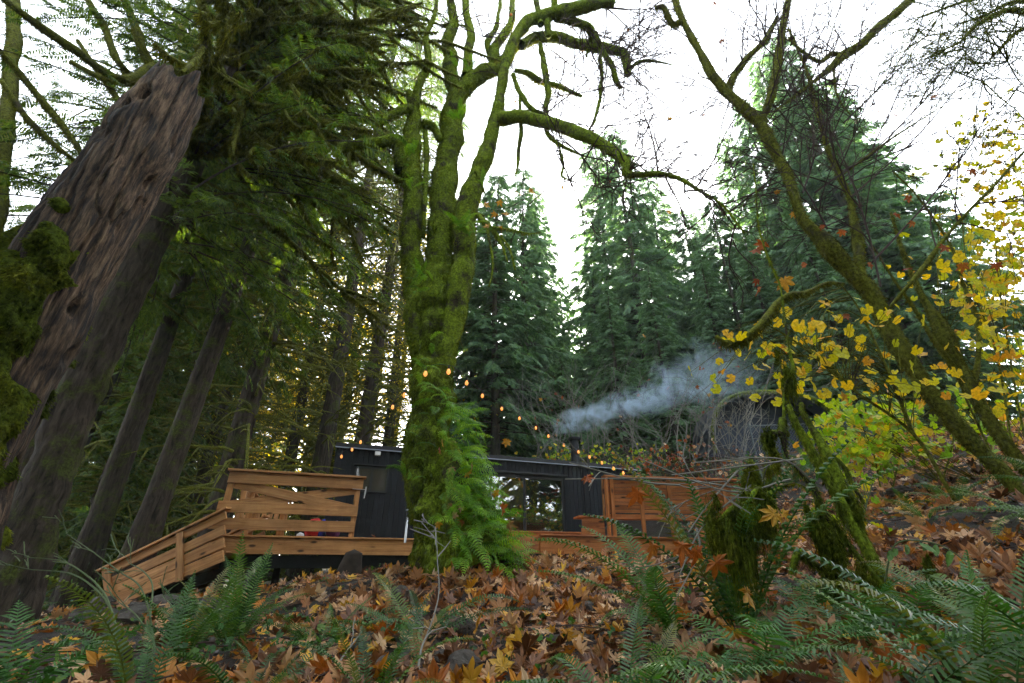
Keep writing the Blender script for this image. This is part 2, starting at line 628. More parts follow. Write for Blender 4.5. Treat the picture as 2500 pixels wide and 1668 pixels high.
M['leaf_lime'] = leaf_mat('lime_leaf', [(0, (0.20, 0.42, 0.015)), (0.5, (0.38, 0.52, 0.015)), (0.8, (0.62, 0.52, 0.015)), (1, (0.6, 0.26, 0.02))], 0.45, 0.5, (1.3, 1.25, 0.4), 0.35, "object")
M['leaf_lime_mass'] = leaf_mat('lime_leaf_mass', [(0, (0.18, 0.38, 0.015)), (0.5, (0.36, 0.50, 0.015)), (0.8, (0.60, 0.50, 0.015)), (1, (0.6, 0.24, 0.02))], 0.45, 0.5, (1.3, 1.25, 0.4), 0.35)
M['leaf_green'] = leaf_mat('green_leaf', [(0, (0.06, 0.17, 0.03)), (1, (0.12, 0.24, 0.04))], 0.4, 0.4, (1.3, 1.3, 0.5), 0.4, "object")
M['leaf_rust'] = leaf_mat('rust_leaf', [(0, (0.22, 0.05, 0.015)), (1, (0.40, 0.12, 0.02))], 0.5, 0.35, (1.3, 1, 0.5), 0.3, "object")
M['under'] = leaf_mat('low_green_undergrowth', [(0, (0.02, 0.07, 0.02)), (0.6, (0.05, 0.14, 0.03)), (1, (0.12, 0.2, 0.03))], 0.5, 0.35, (1.3, 1.3, 0.5), 0.35)

# weathered snag wood
m, nt, N, L, b = new_mat('weathered_snag_wood')
v = coords(nt, "Object", (30, 30, 3.2))
n1 = noise(nt, 1.0, 12, 0.72, v, 0.25)
rp = ramp(nt, [(0.38, (0.006, 0.004, 0.003)), (0.46, (0.050, 0.030, 0.017)), (0.54, (0.150, 0.098, 0.058)), (0.68, (0.36, 0.26, 0.165))])
L.new(n1.outputs[0], rp.inputs[0])
n2 = noise(nt, 1.4, 5, 0.6, coords(nt))
r2 = ramp(nt, [(0.38, (0.30, 0.26, 0.23)), (0.62, (1.15, 1.05, 0.97))])
L.new(n2.outputs[0], r2.inputs[0])
col = mixc(nt, 1.0, rp.outputs[0], r2.outputs[0], 'MULTIPLY')
L.new(col, b.inputs["Base Color"])
b.inputs["Roughness"].default_value = 0.85
bumpn(nt, b, n1.outputs[0], 1.0, 0.06)
M['snag'] = m

# lit bulb
m, nt, N, L, b = new_mat('lit_filament_bulb')
b.inputs["Base Color"].default_value = (0.5, 0.25, 0.08, 1)
b.inputs["Emission Color"].default_value = (1.0, 0.34, 0.07, 1)
b.inputs["Emission Strength"].default_value = 0.16
m.cycles.emission_sampling = 'NONE'
M['bulb'] = m

# ------------------------------------------------------------------ ground
GC = [at(*p) for p in [
    (0, 1668, 3.0), (400, 1668, 2.7), (800, 1668, 2.5), (1250, 1668, 2.4), (1700, 1668, 2.2), (2200, 1668, 2.1), (2500, 1668, 2.1),
    (300, 1570, 4.6), (700, 1545, 4.5), (1150, 1500, 4.5), (1500, 1490, 4.4), (1900, 1500, 3.6), (2300, 1490, 3.4),
    (250, 1492, 8.2), (560, 1452, 7.9), (900, 1405, 7.6), (1100, 1385, 6.6), (1300, 1362, 7.7), (1550, 1362, 7.8), (1750, 1368, 8.0),
    (1900, 1330, 6.5), (2050, 1255, 6.8), (2250, 1150, 9.0), (2450, 1250, 4.6), (2500, 1380, 3.0)]]
GC += [np.array(p, float) for p in [
    (-8, 14, -0.7), (-3, 13, -0.25), (2, 13, 0.0), (5.2, 12, 1.0), (4.9, 16.5, 3.0), (9, 15, 3.3), (-12, 25, -0.5), (0, 25, 2.2), (10, 25, 5),
    (0, 45, 4), (-20, 45, 0), (22, 45, 8), (40, 30, 8), (-40, 30, -1), (-10, 3, -0.8), (-10, 8, -1.0), (0, 0, -0.65), (0, -6, -1.0),
    (-8, -6, -1.2), (8, -6, -0.6), (8, 3, 0.5), (12, 8, 2.6), (20, 12, 4.2), (0, 120, 5), (-120, 40, 0), (120, 40, 10), (0, -100, -2)]]
GC = np.array(GC)
_n = len(GC)
_K = np.linalg.norm(GC[:, None, :2] - GC[None, :, :2], axis=-1)
_A = np.zeros((_n + 1, _n + 1))
_A[:_n, :_n] = _K + np.eye(_n) * -0.15
_A[:_n, _n] = 1
_A[_n, :_n] = 1
_W = np.linalg.solve(_A, np.append(GC[:, 2], 0))


def gz(x, y, fine=True):
    x = np.asarray(x, float)
    y = np.asarray(y, float)
    sh = x.shape
    xf, yf = x.ravel(), y.ravel()
    r = np.sqrt((xf[:, None] - GC[None, :, 0]) ** 2 + (yf[:, None] - GC[None, :, 1]) ** 2)
    z = r @ _W[:_n] + _W[_n]
    if fine:
        p = np.stack([xf, yf, np.zeros_like(xf)], -1)
        w = np.exp(-((xf / 16) ** 2 + ((yf - 6) / 16) ** 2))
        z = z + w * (0.07 * vnoise(p * 0.9, 5) + 0.045 * vnoise(p * 2.3, 6) + 0.02 * vnoise(p * 6.0, 7))
    return z.reshape(sh)


def gp(x, y, dz=0.0):
    return np.array([x, y, float(gz(np.array([x]), np.array([y]))[0]) + dz])


gx = np.concatenate([-np.geomspace(300, 14.2, 26), np.arange(-14, 14.01, 0.14), np.geomspace(14.2, 300, 26)])
gy = np.concatenate([-np.geomspace(200, 2.2, 14), np.arange(-2, 18.01, 0.14), np.geomspace(18.3, 400, 40)])
X, Y = np.meshgrid(gx, gy)
Z = gz(X, Y)
gm = MB()
nx_, ny_ = len(gx), len(gy)
ii = (np.arange(ny_ - 1)[:, None] * nx_ + np.arange(nx_ - 1)[None]).ravel()
gm.add(np.stack([X, Y, Z], -1).reshape(-1, 3), None, np.stack([ii, ii + 1, ii + nx_ + 1, ii + nx_], -1))
ground = gm.build("ground", M['soil'], smooth=True, kind="structure", label="sloping forest floor of dark soil under the leaves")
print("ground", time.time() - T0)

# ------------------------------------------------------------------ cabin and deck
DU = np.array([math.sin(math.radians(70)), math.cos(math.radians(70)), 0.0])     # along the cabin, to the right
DN = np.array([-DU[1], DU[0], 0.0])                                              # away from the camera
UP = np.array([0, 0, 1.0])
DECK = 0.49
A0 = at(520, 1310, 8.2)
A0[2] = DECK


def dk(s, n, z):
    """point s metres along the deck front, n metres behind it, z above the deck boards"""
    return A0 + DU * s + DN * n + UP * z


deck = thing("cedar_deck", dk(2.5, 0, -0.25), "raised cedar deck running past the black cabin, with wide edge boards", "deck")
board("edge_board", dk(0, 0, -0.13), dk(3.75, 0, -0.13), UP, 0.26, 0.04, M['cedar'], deck)
board("edge_board", dk(0.02, -0.02, 0.014), dk(3.75, -0.02, 0.014), DN, 0.12, 0.028, M['cedar'], deck)
n_pl = 0
for k in range(26):                      # deck planks run along the cabin
    n0 = 0.11 + k * 0.145
    board("plank", dk(0.0, n0, 0.0), dk(9.6, n0, 0.0), DN, 0.138, 0.028, M['cedar'], deck)
board("end_board", dk(0.0, 0.03, -0.15), dk(0.0, 3.8, -0.15), UP, 0.24, 0.04, M['cedar'], deck)
# steel frame below
board("steel_beam", dk(0.15, 0.35, -0.37), dk(9.4, 0.35, -0.37), UP, 0.20, 0.12, M['steel_black'], deck)
board("steel_beam", dk(0.15, 2.6, -0.37), dk(9.4, 2.6, -0.37), UP, 0.20, 0.12, M['steel_black'], deck)
for s_, n_ in ((0.22, 0.32), (1.0, 0.9), (0.3, 2.6), (2.9, 2.6), (3.4, 0.36), (5.5, 2.6)):
    p = dk(s_, n_, -0.28)
    q = p.copy()
    q[2] = gz(p[0:1], p[1:2])[0] - 0.1
    board("post", p, q, DU, 0.11, 0.11, M['timber_dark'], deck)
for s_ in (2.35, 2.95):
    board("cross_brace", dk(s_ - 0.28, 2.0, -0.45), dk(s_ + 0.28, 2.0, -0.95), DN, 0.07, 0.05, M['steel_black'], deck)
    board("cross_brace", dk(s_ - 0.28, 2.06, -0.95), dk(s_ + 0.28, 2.06, -0.45), DN, 0.07, 0.05, M['steel_black'], deck)

rail = thing("deck_railing", dk(1.1, 0, 0), "cedar railing with crossed boards at the ramp end of the deck", "railing")
RL = 2.26
board("cap_rail", dk(-0.03, -0.03, 1.075), dk(RL + 0.04, -0.03, 1.075), DN, 0.16, 0.035, M['cedar'], rail)
board("top_board", dk(0.0, -0.02, 0.955), dk(RL, -0.02, 0.955), UP, 0.19, 0.04, M['cedar'], rail)
board("middle_board", dk(-0.05, -0.02, 0.47), dk(RL - 0.03, -0.02, 0.47), UP, 0.18, 0.04, M['cedar'], rail)
board("lower_board", dk(-0.1, -0.02, 0.20), dk(RL - 0.05, -0.02, 0.20), UP, 0.18, 0.04, M['cedar'], rail)
for s_ in (0.05, RL - 0.08):
    board("post", dk(s_, 0.05, -0.1), dk(s_, 0.05, 1.05), DU, 0.09, 0.09, M['cedar'], rail)
board("cross_board", dk(0.12, 0.02, 0.86), dk(RL - 0.1, 0.02, 0.50), UP, 0.16, 0.03, M['cedar'], rail)
board("cross_board", dk(0.12, 0.055, 0.50), dk(RL - 0.1, 0.055, 0.86), UP, 0.16, 0.03, M['cedar'], rail)

# rails round the far corner of the deck
rail2 = thing("deck_railing", dk(0.0, 2.0, 0), "sunlit end railing of the deck seen between the crossed boards", "railing")
for z_, w_ in ((0.95, 0.18), (0.5, 0.15), (0.2, 0.15)):
    board("rail_board", dk(-0.02, 1.6, z_), dk(-0.02, 3.7, z_), UP, w_, 0.035, M['cedar'], rail2)
for n_ in (1.6, 2.65, 3.68):
    board("post", dk(0.03, n_, -0.1), dk(0.03, n_, 1.06), DU, 0.09, 0.09, M['cedar'], rail2)
board("cap_rail", dk(-0.01, 1.55, 1.075), dk(-0.01, 3.75, 1.075), DU, 0.16, 0.035, M['cedar'], rail2)
for z0_, z1_ in ((0.3, 0.85), (0.85, 0.3)):
    board("cross_board", dk(0.0, 1.7, z0_), dk(0.0, 2.6, z1_), UP, 0.14, 0.03, M['cedar'], rail2)

# a plain timber armchair by the railing
ch = thing("garden_chair", dk(0.62, 1.1, 0), "pale cedar armchair behind the deck railing", "chair")
for dx in (-0.28, 0.28):
    board("leg", dk(0.62 + dx, 0.85, 0.01), dk(0.62 + dx, 0.85, 0.52), DU, 0.09, 0.03, M['cedar'], ch)
    board("leg", dk(0.62 + dx, 1.38, 0.01), dk(0.62 + dx, 1.42, 0.52), DU, 0.09, 0.03, M['cedar'], ch)
    board("armrest", dk(0.62 + dx, 0.78, 0.545), dk(0.62 + dx, 1.5, 0.545), DU, 0.12, 0.025, M['cedar'], ch)
for k in range(5):
    board("seat_slat", dk(0.36, 0.85 + k * 0.11, 0.36 - k * 0.02), dk(0.88, 0.85 + k * 0.11, 0.36 - k * 0.02), DN, 0.09, 0.02, M['cedar'], ch)
for k in range(5):
    board("back_slat", dk(0.40 + k * 0.11, 1.38, 0.28), dk(0.38 + k * 0.12, 1.62, 0.98 - abs(k - 2) * 0.05), DU, 0.085, 0.02, M['cedar'], ch)

# bundle of coloured cloth and a small bag
def lump(mb, c, r, seed, n=14, k=9, amp=0.25, freq=2.0):
    th = np.linspace(0, np.pi, k)
    ph = np.linspace(0, 2 * np.pi, n, endpoint=False)
    d = np.stack([np.sin(th)[:, None] * np.cos(ph), np.sin(th)[:, None] * np.sin(ph), np.repeat(np.cos(th)[:, None], n, 1)], -1)
    rr = 1 + amp * fbm(d * freq + seed * 3.7, 3, seed)
    V = np.asarray(c) + d * np.asarray(r) * rr[..., None]
    i = np.arange(k - 1)[:, None] * n
    j = np.arange(n)[None]
    q = np.stack([i + j, i + n + j, i + n + (j + 1) % n, i + (j + 1) % n], -1).reshape(-1, 4)
    mb.add(V.reshape(-1, 3), None, q)
    return mb


tw = thing("blanket_bundle", dk(1.55, 0.7, 0), "red and purple folded blankets behind the railing", "blankets")
lump(MB(), dk(1.5, 0.7, 0.2), (0.17, 0.2, 0.2), 1).build("red_fold", M['red_cloth'], tw, smooth=True)
lump(MB(), dk(1.66, 0.7, 0.19), (0.05, 0.16, 0.19), 2).build("blue_fold", M['blue_cloth'], tw, smooth=True)
lump(MB(), dk(1.86, 0.7, 0.18), (0.14, 0.16, 0.18), 3).build("purple_fold", plain('purple_cloth', (0.06, 0.012, 0.06), 0.85), tw, smooth=True)
wb = lump(MB(), dk(1.3, 0.5, 0.07), (0.07, 0.06, 0.055), 5).build("crumpled_cup", M['white'], None, smooth=True, label="small crumpled white cup on the deck boards under the railing", cat="cup")

# bracket and handle on the railing end
br = thing("wall_bracket", dk(RL + 0.05, -0.05, 0.85), "small metal hook bracket on the end of the railing", "bracket")
mb = MB()
tube(mb, [dk(RL - 0.18, -0.06, 0.855), dk(RL + 0.06, -0.06, 0.858)], 0.006, 6)
mb.build("arm", M['metal'], br)
mb = MB()
tube(mb, [dk(RL + 0.06, -0.06, 0.91), dk(RL + 0.06, -0.06, 0.83), dk(RL + 0.05, -0.06, 0.7)], [0.012, 0.014, 0.008], 6)
mb.build("handle", M['metal'], br)

# standpipe tap
p = at(990, 1311, 9.0)
tp = thing("water_tap", p, "galvanised standpipe tap standing on the deck near the maple", "tap")
mb = MB()
tube(mb, [p - [0, 0, 0.1], p + [0, 0, 0.34]], 0.022, 10)
mb.build("pipe", M['metal'], tp, smooth=True)
mb = MB()
tube(mb, [p + [0, 0, 0.34], p + [0, 0, 0.44]], [0.03, 0.03], 10)
tube(mb, [p + [0, 0, 0.40], p + [0.02, -0.08, 0.40], p + [0.02, -0.10, 0.36]], 0.014, 8)
mb.build("valve", M['steel_black'], tp, smooth=True)
mb = MB()
tube(mb, [p + [-0.04, 0, 0.46], p + [0.05, 0, 0.47]], 0.014, 8)
mb.build("handle", M['metal'], tp, smooth=True)

# ramp
ramp_t = thing("cedar_ramp", at(400, 1470, 8.2), "cedar boarded ramp leading down from the deck", "ramp")
R1 = dk(0.12, -0.12, 0.0)
R0 = at(262, 1478, 8.3)
R0[2] -= 0.0
sl = nrm(R0 - R1)
dirR = R0 - R1
cap_hi, cap_lo = at(553, 1243, 8.1), at(252, 1390, 8.3)


def rp_(t, h):
    """point t along the ramp (0 deck, 1 foot), h 0 bottom edge .. 1 handrail cap"""
    b0, b1 = at(545, 1372, 8.1), at(268, 1486, 8.3)
    lo = b0 * (1 - t) + b1 * t
    hi = cap_hi * (1 - t) + cap_lo * t
    return lo * (1 - h) + hi * h


rw = rp_(0.5, 1) - rp_(0.5, 0)
rh = np.linalg.norm(rw)
back = np.array([0.05, 1.25, 0])
for side, off in (("near", np.zeros(3)), ("far", back)):
    board("cap_rail", rp_(-0.02, 1.0) + off, rp_(1.03, 1.0) + off, (0, 1, 0), 0.15, 0.035, M['cedar'], ramp_t)
    board("top_board", rp_(0.0, 0.885) + off, rp_(0.98, 0.885) + off, rw, rh * 0.17, 0.035, M['cedar'], ramp_t)
    for h_, w_, t0, t1 in ((0.60, 0.20, 0.0, 1.0), (0.36, 0.22, 0.0, 1.0), (0.115, 0.24, 0.0, 1.0)):
        board("side_board", rp_(t0, h_) + off, rp_(t1, h_) + off, rw, rh * w_, 0.035, M['cedar'], ramp_t)
    for t_ in (0.37, 0.965):
        board("post", rp_(t_, 0.0) + off + [0, -0.04, -0.03], rp_(t_, 0.97) + off + [0, -0.04, 0], (1, 0, 0), 0.11, 0.04, M['cedar'], ramp_t)
for k in range(16):
    t_ = (k + 0.5) / 16
    c_ = rp_(t_, 0.16)
    board("tread_plank", c_ + [0, 0.03, 0], c_ + [0, 1.23, 0], dirR, 0.165, 0.03, M['cedar'], ramp_t)
board("stringer", rp_(0.02, -0.05) + [0.05, 0.3, -0.05], rp_(0.85, -0.02) + [0.0, 0.3, 0.02], UP, 0.16, 0.05, M['timber_dark'], ramp_t)

# right-hand deck section with a stepped front
deck2 = thing("cedar_deck", at(1500, 1340, 8.6), "cedar deck section with a reddish edge board above the leaf bank", "deck")
E0 = at(1318, 1308, 8.25)
E0[2] = 0.50
E1 = E0 + DU * 4.25


def ek(s, n, z):
    return E0 + DU * s + DN * n + UP * z


board("edge_board", ek(0, 0, -0.135), ek(4.25, 0, -0.135), UP, 0.27, 0.04, M['cedar_red'], deck2)
board("edge_board", ek(0.0, -0.015, 0.014), ek(4.25, -0.015, 0.014), DN, 0.10, 0.026, M['cedar_red'], deck2)
board("return_board", ek(-0.005, 0.02, -0.135), ek(-0.62, 0.95, -0.135), UP, 0.26, 0.04, M['cedar_red'], deck2)
for k in range(18):
    board("plank", ek(0.02, 0.11 + k * 0.145, -0.002), ek(4.2, 0.11 + k * 0.145, -0.002), DN, 0.138, 0.026, M['cedar_red'], deck2)
board("steel_beam", ek(0.1, 0.3, -0.39), ek(4.2, 0.3, -0.39), UP, 0.2, 0.12, M['steel_black'], deck2)
st = thing("cedar_step", at(1300, 1305, 10.8), "low cedar step box in front of the glass door", "step")
s0, s1 = at(1195, 1296, 10.6), at(1420, 1297, 11.2)
s0[2] = s1[2] = DECK + 0.15
board("riser", s0, s1, UP, 0.17, 0.04, M['cedar_red'], st)
board("tread", s0 + [0, 0.12, 0.10], s1 + [0, 0.12, 0.10], DN, 0.32, 0.035, M['cedar_red'], st)

# high-backed bench, seen from behind
bench = thing("cedar_bench", at(1600, 1310, 9.3), "long high-backed cedar bench on the deck, seen from behind", "bench")
b0 = at(1490, 1306, 9.35)
b0[2] = 0.50
BL = 3.15
BU = nrm(at(1800, 1306, 9.75) - at(1490, 1306, 9.35))
BU[2] = 0
BU = nrm(BU)
BN = np.array([-BU[1], BU[0], 0.0])


def bk(s, n, z):
    return b0 + BU * s + BN * n + UP * z


lean = -0.10
for k in range(9):
    z_ = 0.52 + k * 0.068
    n_ = 0.07 + lean * (z_ - 0.4)
    board("back_slat", bk(0.02, n_, z_), bk(BL, n_, z_), UP + BN * lean, 0.062, 0.024, M['cedar_red'], bench)
for k in range(6):
    s_ = 0.10 + k * 0.60
    board("stud", bk(s_, 0.035, 0.0), bk(s_, 0.03 + lean * 0.7, 1.13), BU, 0.075, 0.045, M['cedar_red'], bench)
board("cap_rail", bk(-0.06, -0.03, 1.155), bk(BL + 0.03, -0.03, 1.155), BN, 0.17, 0.035, M['cedar_red'], bench)
board("end_board", bk(-0.02, -0.01, 0.0), bk(-0.02, -0.02 + lean * 0.5, 1.13), BN, 0.13, 0.035, M['cedar_red'], bench)
board("end_board", bk(-0.045, 0.12, 0.36), bk(-0.045, 0.06, 1.12), BN, 0.05, 0.03, M['cedar'], bench)
board("seat_side", bk(-0.06, 0.12, 0.11), bk(-0.50, 0.20, 0.11), UP, 0.2, 0.035, M['cedar_red'], bench)
board("seat_side", bk(-0.06, 0.12, 0.305), bk(-0.48, 0.20, 0.305), UP, 0.18, 0.035, M['cedar_red'], bench)
board("seat_plank", bk(-0.55, 0.22, 0.42), bk(BL, 0.22, 0.42), BN, 0.2, 0.035, M['cedar_red'], bench)
board("seat_plank", bk(-0.55, 0.44, 0.42), bk(BL, 0.44, 0.42), BN, 0.2, 0.035, M['cedar_red'], bench)
board("low_rail", bk(0.05, 0.06, 0.42), bk(BL, 0.06, 0.42), UP, 0.09, 0.03, M['cedar_red'], bench)

# the cabin
CB = at(825, 1092, 12.0)
CTOP = CB[2]


def ck(s, n, z):
    """s along the front wall, n behind it, z above the deck boards"""
    p = CB + DU * s + DN * n
    p[2] = DECK + z
    return p


HW = CTOP - DECK               # wall height
CL = 9.25
DEP = 2.55
cab = thing("black_cabin", ck(CL / 2, DEP / 2, -0.3), "long low black cabin with vertical board siding and a flat roof", "cabin")


def s_at(px):
    """distance along the cabin front of a photograph column at wall mid height"""
    lo, hi = -1.0, 12.0
    for _ in range(40):
        mid = (lo + hi) / 2
        x, _y = proj(ck(mid, 0, 1.5))
        if x[0] < px:
            lo = mid
        else:
            hi = mid
    return lo


DOOR0, DOOR1 = s_at(1180), s_at(1376)
DTOP = 1.98
mb = MB()
for (a_, b_, z0_, z1_) in ((0, DOOR0, -0.35, HW), (DOOR1, CL, -0.35, HW), (DOOR0, DOOR1, DTOP, HW), (DOOR0, DOOR1, -0.35, 0.0)):
    box(mb, ck((a_ + b_) / 2, 0.06, (z0_ + z1_) / 2), DU * (b_ - a_) / 2, DN * 0.03, UP * (z1_ - z0_) / 2)
box(mb, ck(0.03, DEP / 2, HW / 2 - 0.175), DU * 0.03, DN * (DEP / 2 - 0.1), UP * (HW / 2 + 0.17))
box(mb, ck(CL - 0.03, DEP / 2, HW / 2 - 0.175), DU * 0.03, DN * (DEP / 2 - 0.1), UP * (HW / 2 + 0.17))
box(mb, ck(CL / 2, DEP - 0.03, HW / 2 - 0.175), DU * (CL / 2 - 0.06), DN * 0.03, UP * (HW / 2 + 0.17))
mb.build("wall", M['siding'], cab)
mb = MB()
box(mb, ck(CL / 2, DEP / 2, 0.02), DU * (CL / 2 - 0.08), DN * (DEP / 2 - 0.12), UP * 0.02)
mb.build("inner_floor", M['cedar'], cab)
k = 0
s_ = 0.0
BW = 0.135
while s_ < CL - 0.02:
    e_ = min(s_ + BW, CL)
    mid = (s_ + e_) / 2
    pr = 0.012 + 0.004 * RNG.random()
    zz = [(-0.34, HW - 0.01)]
    if DOOR0 - 0.02 < mid < DOOR1 + 0.02:
        zz = [(DTOP + 0.04, HW - 0.01)]
    for z0_, z1_ in zz:
        board("siding_board", ck(mid, 0.03 - pr, z0_), ck(mid, 0.03 - pr, z1_), DU, e_ - s_ - 0.007, 0.024, M['siding'], cab)
    s_ = e_
for k in range(18):                              # left end wall
    n_ = 0.07 + k * 0.14
    if n_ < DEP - 0.03:
        board("siding_board", ck(-0.012, n_, -0.34), ck(-0.012, n_, HW - 0.01), DN, 0.132, 0.022, M['siding'], cab)
for s_ in (DOOR1 + 0.09, DOOR1 + 0.75):
    board("trim_board", ck(s_, -0.012, -0.3), ck(s_, -0.012, HW - 0.03), DU, 0.11, 0.02, M['siding'], cab)
roof = MB()
box(roof, ck(CL / 2, DEP / 2 - 0.02, HW + 0.05), DU * (CL / 2 + 0.06), DN * (DEP / 2 + 0.09), UP * 0.045)
roof = roof.build("roof", M['roofing'], cab)
mb = MB()
box(mb, ck(CL / 2, -0.118, HW - 0.015), DU * (CL / 2 + 0.06), DN * 0.008, UP * 0.012)
mb.build("drip_edge", M['drip'], roof)
mb = MB()
box(mb, ck(CL / 2, -0.113, HW + 0.05), DU * (CL / 2 + 0.065), DN * 0.012, UP * 0.05)
mb.build("fascia", M['roofing'], roof)
# stove pipe
cs = s_at(1405)
pp = at(1405, 1120, 14.6)
chim = MB()
zt = at(1405, 1075, 14.6)[2]
tube(chim, [np.array([pp[0], pp[1], CTOP + 0.02]), np.array([pp[0], pp[1], zt])], 0.135, 16)
chim = chim.build("stove_pipe", M['steel_black'], roof, smooth=True)
mb = MB()
tube(mb, [np.array([pp[0], pp[1], zt - 0.04]), np.array([pp[0], pp[1], zt + 0.02]), np.array([pp[0], pp[1], zt + 0.07]), np.array([pp[0], pp[1], zt + 0.09])], [0.13, 0.2, 0.2, 0.11], 16)
mb.build("rain_cap", M['steel_black'], cab, smooth=True)
CHIM = np.array([pp[0], pp[1], zt + 0.1])
# sliding glass door
door = MB()
for a_, b_ in ((DOOR0, DOOR0 + 0.05), (DOOR1 - 0.05, DOOR1), ((DOOR0 + DOOR1) / 2 - 0.03, (DOOR0 + DOOR1) / 2 + 0.03)):
    box(door, ck((a_ + b_) / 2, 0.03, DTOP / 2), DU * (b_ - a_) / 2, DN * 0.04, UP * DTOP / 2)
box(door, ck((DOOR0 + DOOR1) / 2, 0.03, DTOP - 0.03), DU * (DOOR1 - DOOR0) / 2, DN * 0.036, UP * 0.03)
box(door, ck((DOOR0 + DOOR1) / 2, 0.03, 0.04), DU * (DOOR1 - DOOR0) / 2, DN * 0.036, UP * 0.04)
door = door.build("glass_door", M['frame'], cab)
for a_, b_ in ((DOOR0 + 0.05, (DOOR0 + DOOR1) / 2 - 0.03), ((DOOR0 + DOOR1) / 2 + 0.03, DOOR1 - 0.05)):
    mb = MB()
    box(mb, ck((a_ + b_) / 2, 0.03, DTOP / 2), DU * (b_ - a_) / 2, DN * 0.005, UP * (DTOP / 2 - 0.05))
    mb.build("pane", M['glass'], door)
mb = MB()
for k in range(26):
    s_ = DOOR0 + 0.05 + (DOOR1 - DOOR0 - 0.1) * 0.55 * k / 25
    n_ = 0.30 + 0.03 * math.sin(k * 1.9)
    box(mb, ck(s_, n_, 0.95), DU * 0.03, DN * 0.012, UP * 0.93)
mb.build("curtain", M['curtain'], cab)
mb = MB()
box(mb, ck((DOOR0 + DOOR1) / 2, -0.06, DTOP + 0.075), DU * ((DOOR1 - DOOR0) / 2 + 0.12), DN * 0.045, UP * 0.025)
mb.build("door_hood", M['roofing'], cab)
# small window
W0, W1 = s_at(862), s_at(946)
wz0, wz1 = 1.30, 1.94
win = MB()
Wm = (W0 + W1) / 2
for a_, b_ in ((W0, W0 + 0.045), (W1 - 0.045, W1), (Wm - 0.03, Wm + 0.03)):
    box(win, ck((a_ + b_) / 2, -0.012, (wz0 + wz1) / 2), DU * (b_ - a_) / 2, DN * 0.02, UP * (wz1 - wz0) / 2)
for z_ in (wz0 + 0.022, wz1 - 0.022):
    box(win, ck(Wm, -0.012, z_), DU * (W1 - W0) / 2, DN * 0.017, UP * 0.022)
win = win.build("window", M['frame'], cab)
for a_, b_ in ((W0 + 0.045, Wm - 0.03), (Wm + 0.03, W1 - 0.045)):
    mb = MB()
    box(mb, ck((a_ + b_) / 2, -0.008, (wz0 + wz1) / 2), DU * (b_ - a_) / 2, DN * 0.004, UP * ((wz1 - wz0) / 2 - 0.044))
    mb.build("pane", plain('tinted_glass', (0.05, 0.045, 0.035), 0.05, 0, 0.9), win)
mb = MB()
box(mb, ck(Wm, -0.045, wz1 + 0.04), DU * ((W1 - W0) / 2 + 0.07), DN * 0.05, UP * 0.014)
mb.build("drip_cap", M['roofing'], win)
mb = MB()
box(mb, ck(s_at(912), -0.06, HW - 0.10), DU * 0.07, DN * 0.05, UP * 0.05)
mb.build("security_light", M['white'], cab)
mb = MB()
box(mb, ck(s_at(1415), -0.04, 0.42), DU * 0.3, DN * 0.012, UP * 0.012)
mb.build("grab_rail", M['steel_black'], cab)
# wheels of the trailer hidden below are not in view
print("buildings", time.time() - T0)
#PART2
# ------------------------------------------------------------------ plant building blocks
def kite(p, d, n, L, w, droop=0.0):
    """flat narrow leaf: 4 points, 2 tris"""
    d, n = nrm(d), nrm(n)
    s = nrm(np.cross(d, n))
    tip = p + d * L - np.array([0, 0, droop])
    mid = p + d * L * 0.4
    return np.array([p, mid + s * w / 2, tip, mid - s * w / 2])


def spray_template(seed, pairs=7, width=0.42, bw=0.085, droop=0.22):
    """flat hanging conifer spray, length 1 along +Y"""
    r = np.random.default_rng(seed)
    V, Tt = [], []

    def add4(q):
        n0 = len(V)
        V.extend(q)
        Tt.extend([(n0, n0 + 1, n0 + 2), (n0, n0 + 2, n0 + 3)])
    for k in range(pairs):
        t = 0.06 + 0.86 * k / pairs
        base = np.array([0.03 * math.sin(5 * t), t, -droop * t * t])
        ln = width * (1 - 0.72 * t) * (0.75 + 0.5 * r.random())
        for s in (-1, 1):
            a = math.radians(48 + 14 * r.random())
            d = np.array([s * math.sin(a), math.cos(a), -0.25 - 0.35 * r.random()])
            add4(kite(base, d, np.array([0.25 * s, 0.1, 1]), ln, bw * (0.8 + 0.5 * r.random()), 0.04))
    add4(kite(np.array([0, 0.0, 0]), np.array([0, 1, -droop]), np.array([0, 0, 1]), 1.02, 0.035))
    add4(kite(np.array([0, 0.7, -droop * 0.5]), np.array([0, 1, -0.4]), np.array([0, 0, 1]), 0.34, 0.07))
    return np.array(V), np.array(Tt)


SPRAYS = [spray_template(k, 7, 0.44, 0.13) for k in range(4)]
SPRAYS_THIN = [spray_template(10 + k, 9, 0.36, 0.06, 0.3) for k in range(4)]


def add_sprays(mb, pos, fwd, up, size, temps=SPRAYS):
    idx = RNG.integers(0, len(temps), len(pos))
    for k, (tv, tt) in enumerate(temps):
        m_ = idx == k
        if m_.any():
            v, t = scatter(tv, tt, mats_from(pos[m_], fwd[m_], up[m_], size[m_]))
            mb.add(v, t)


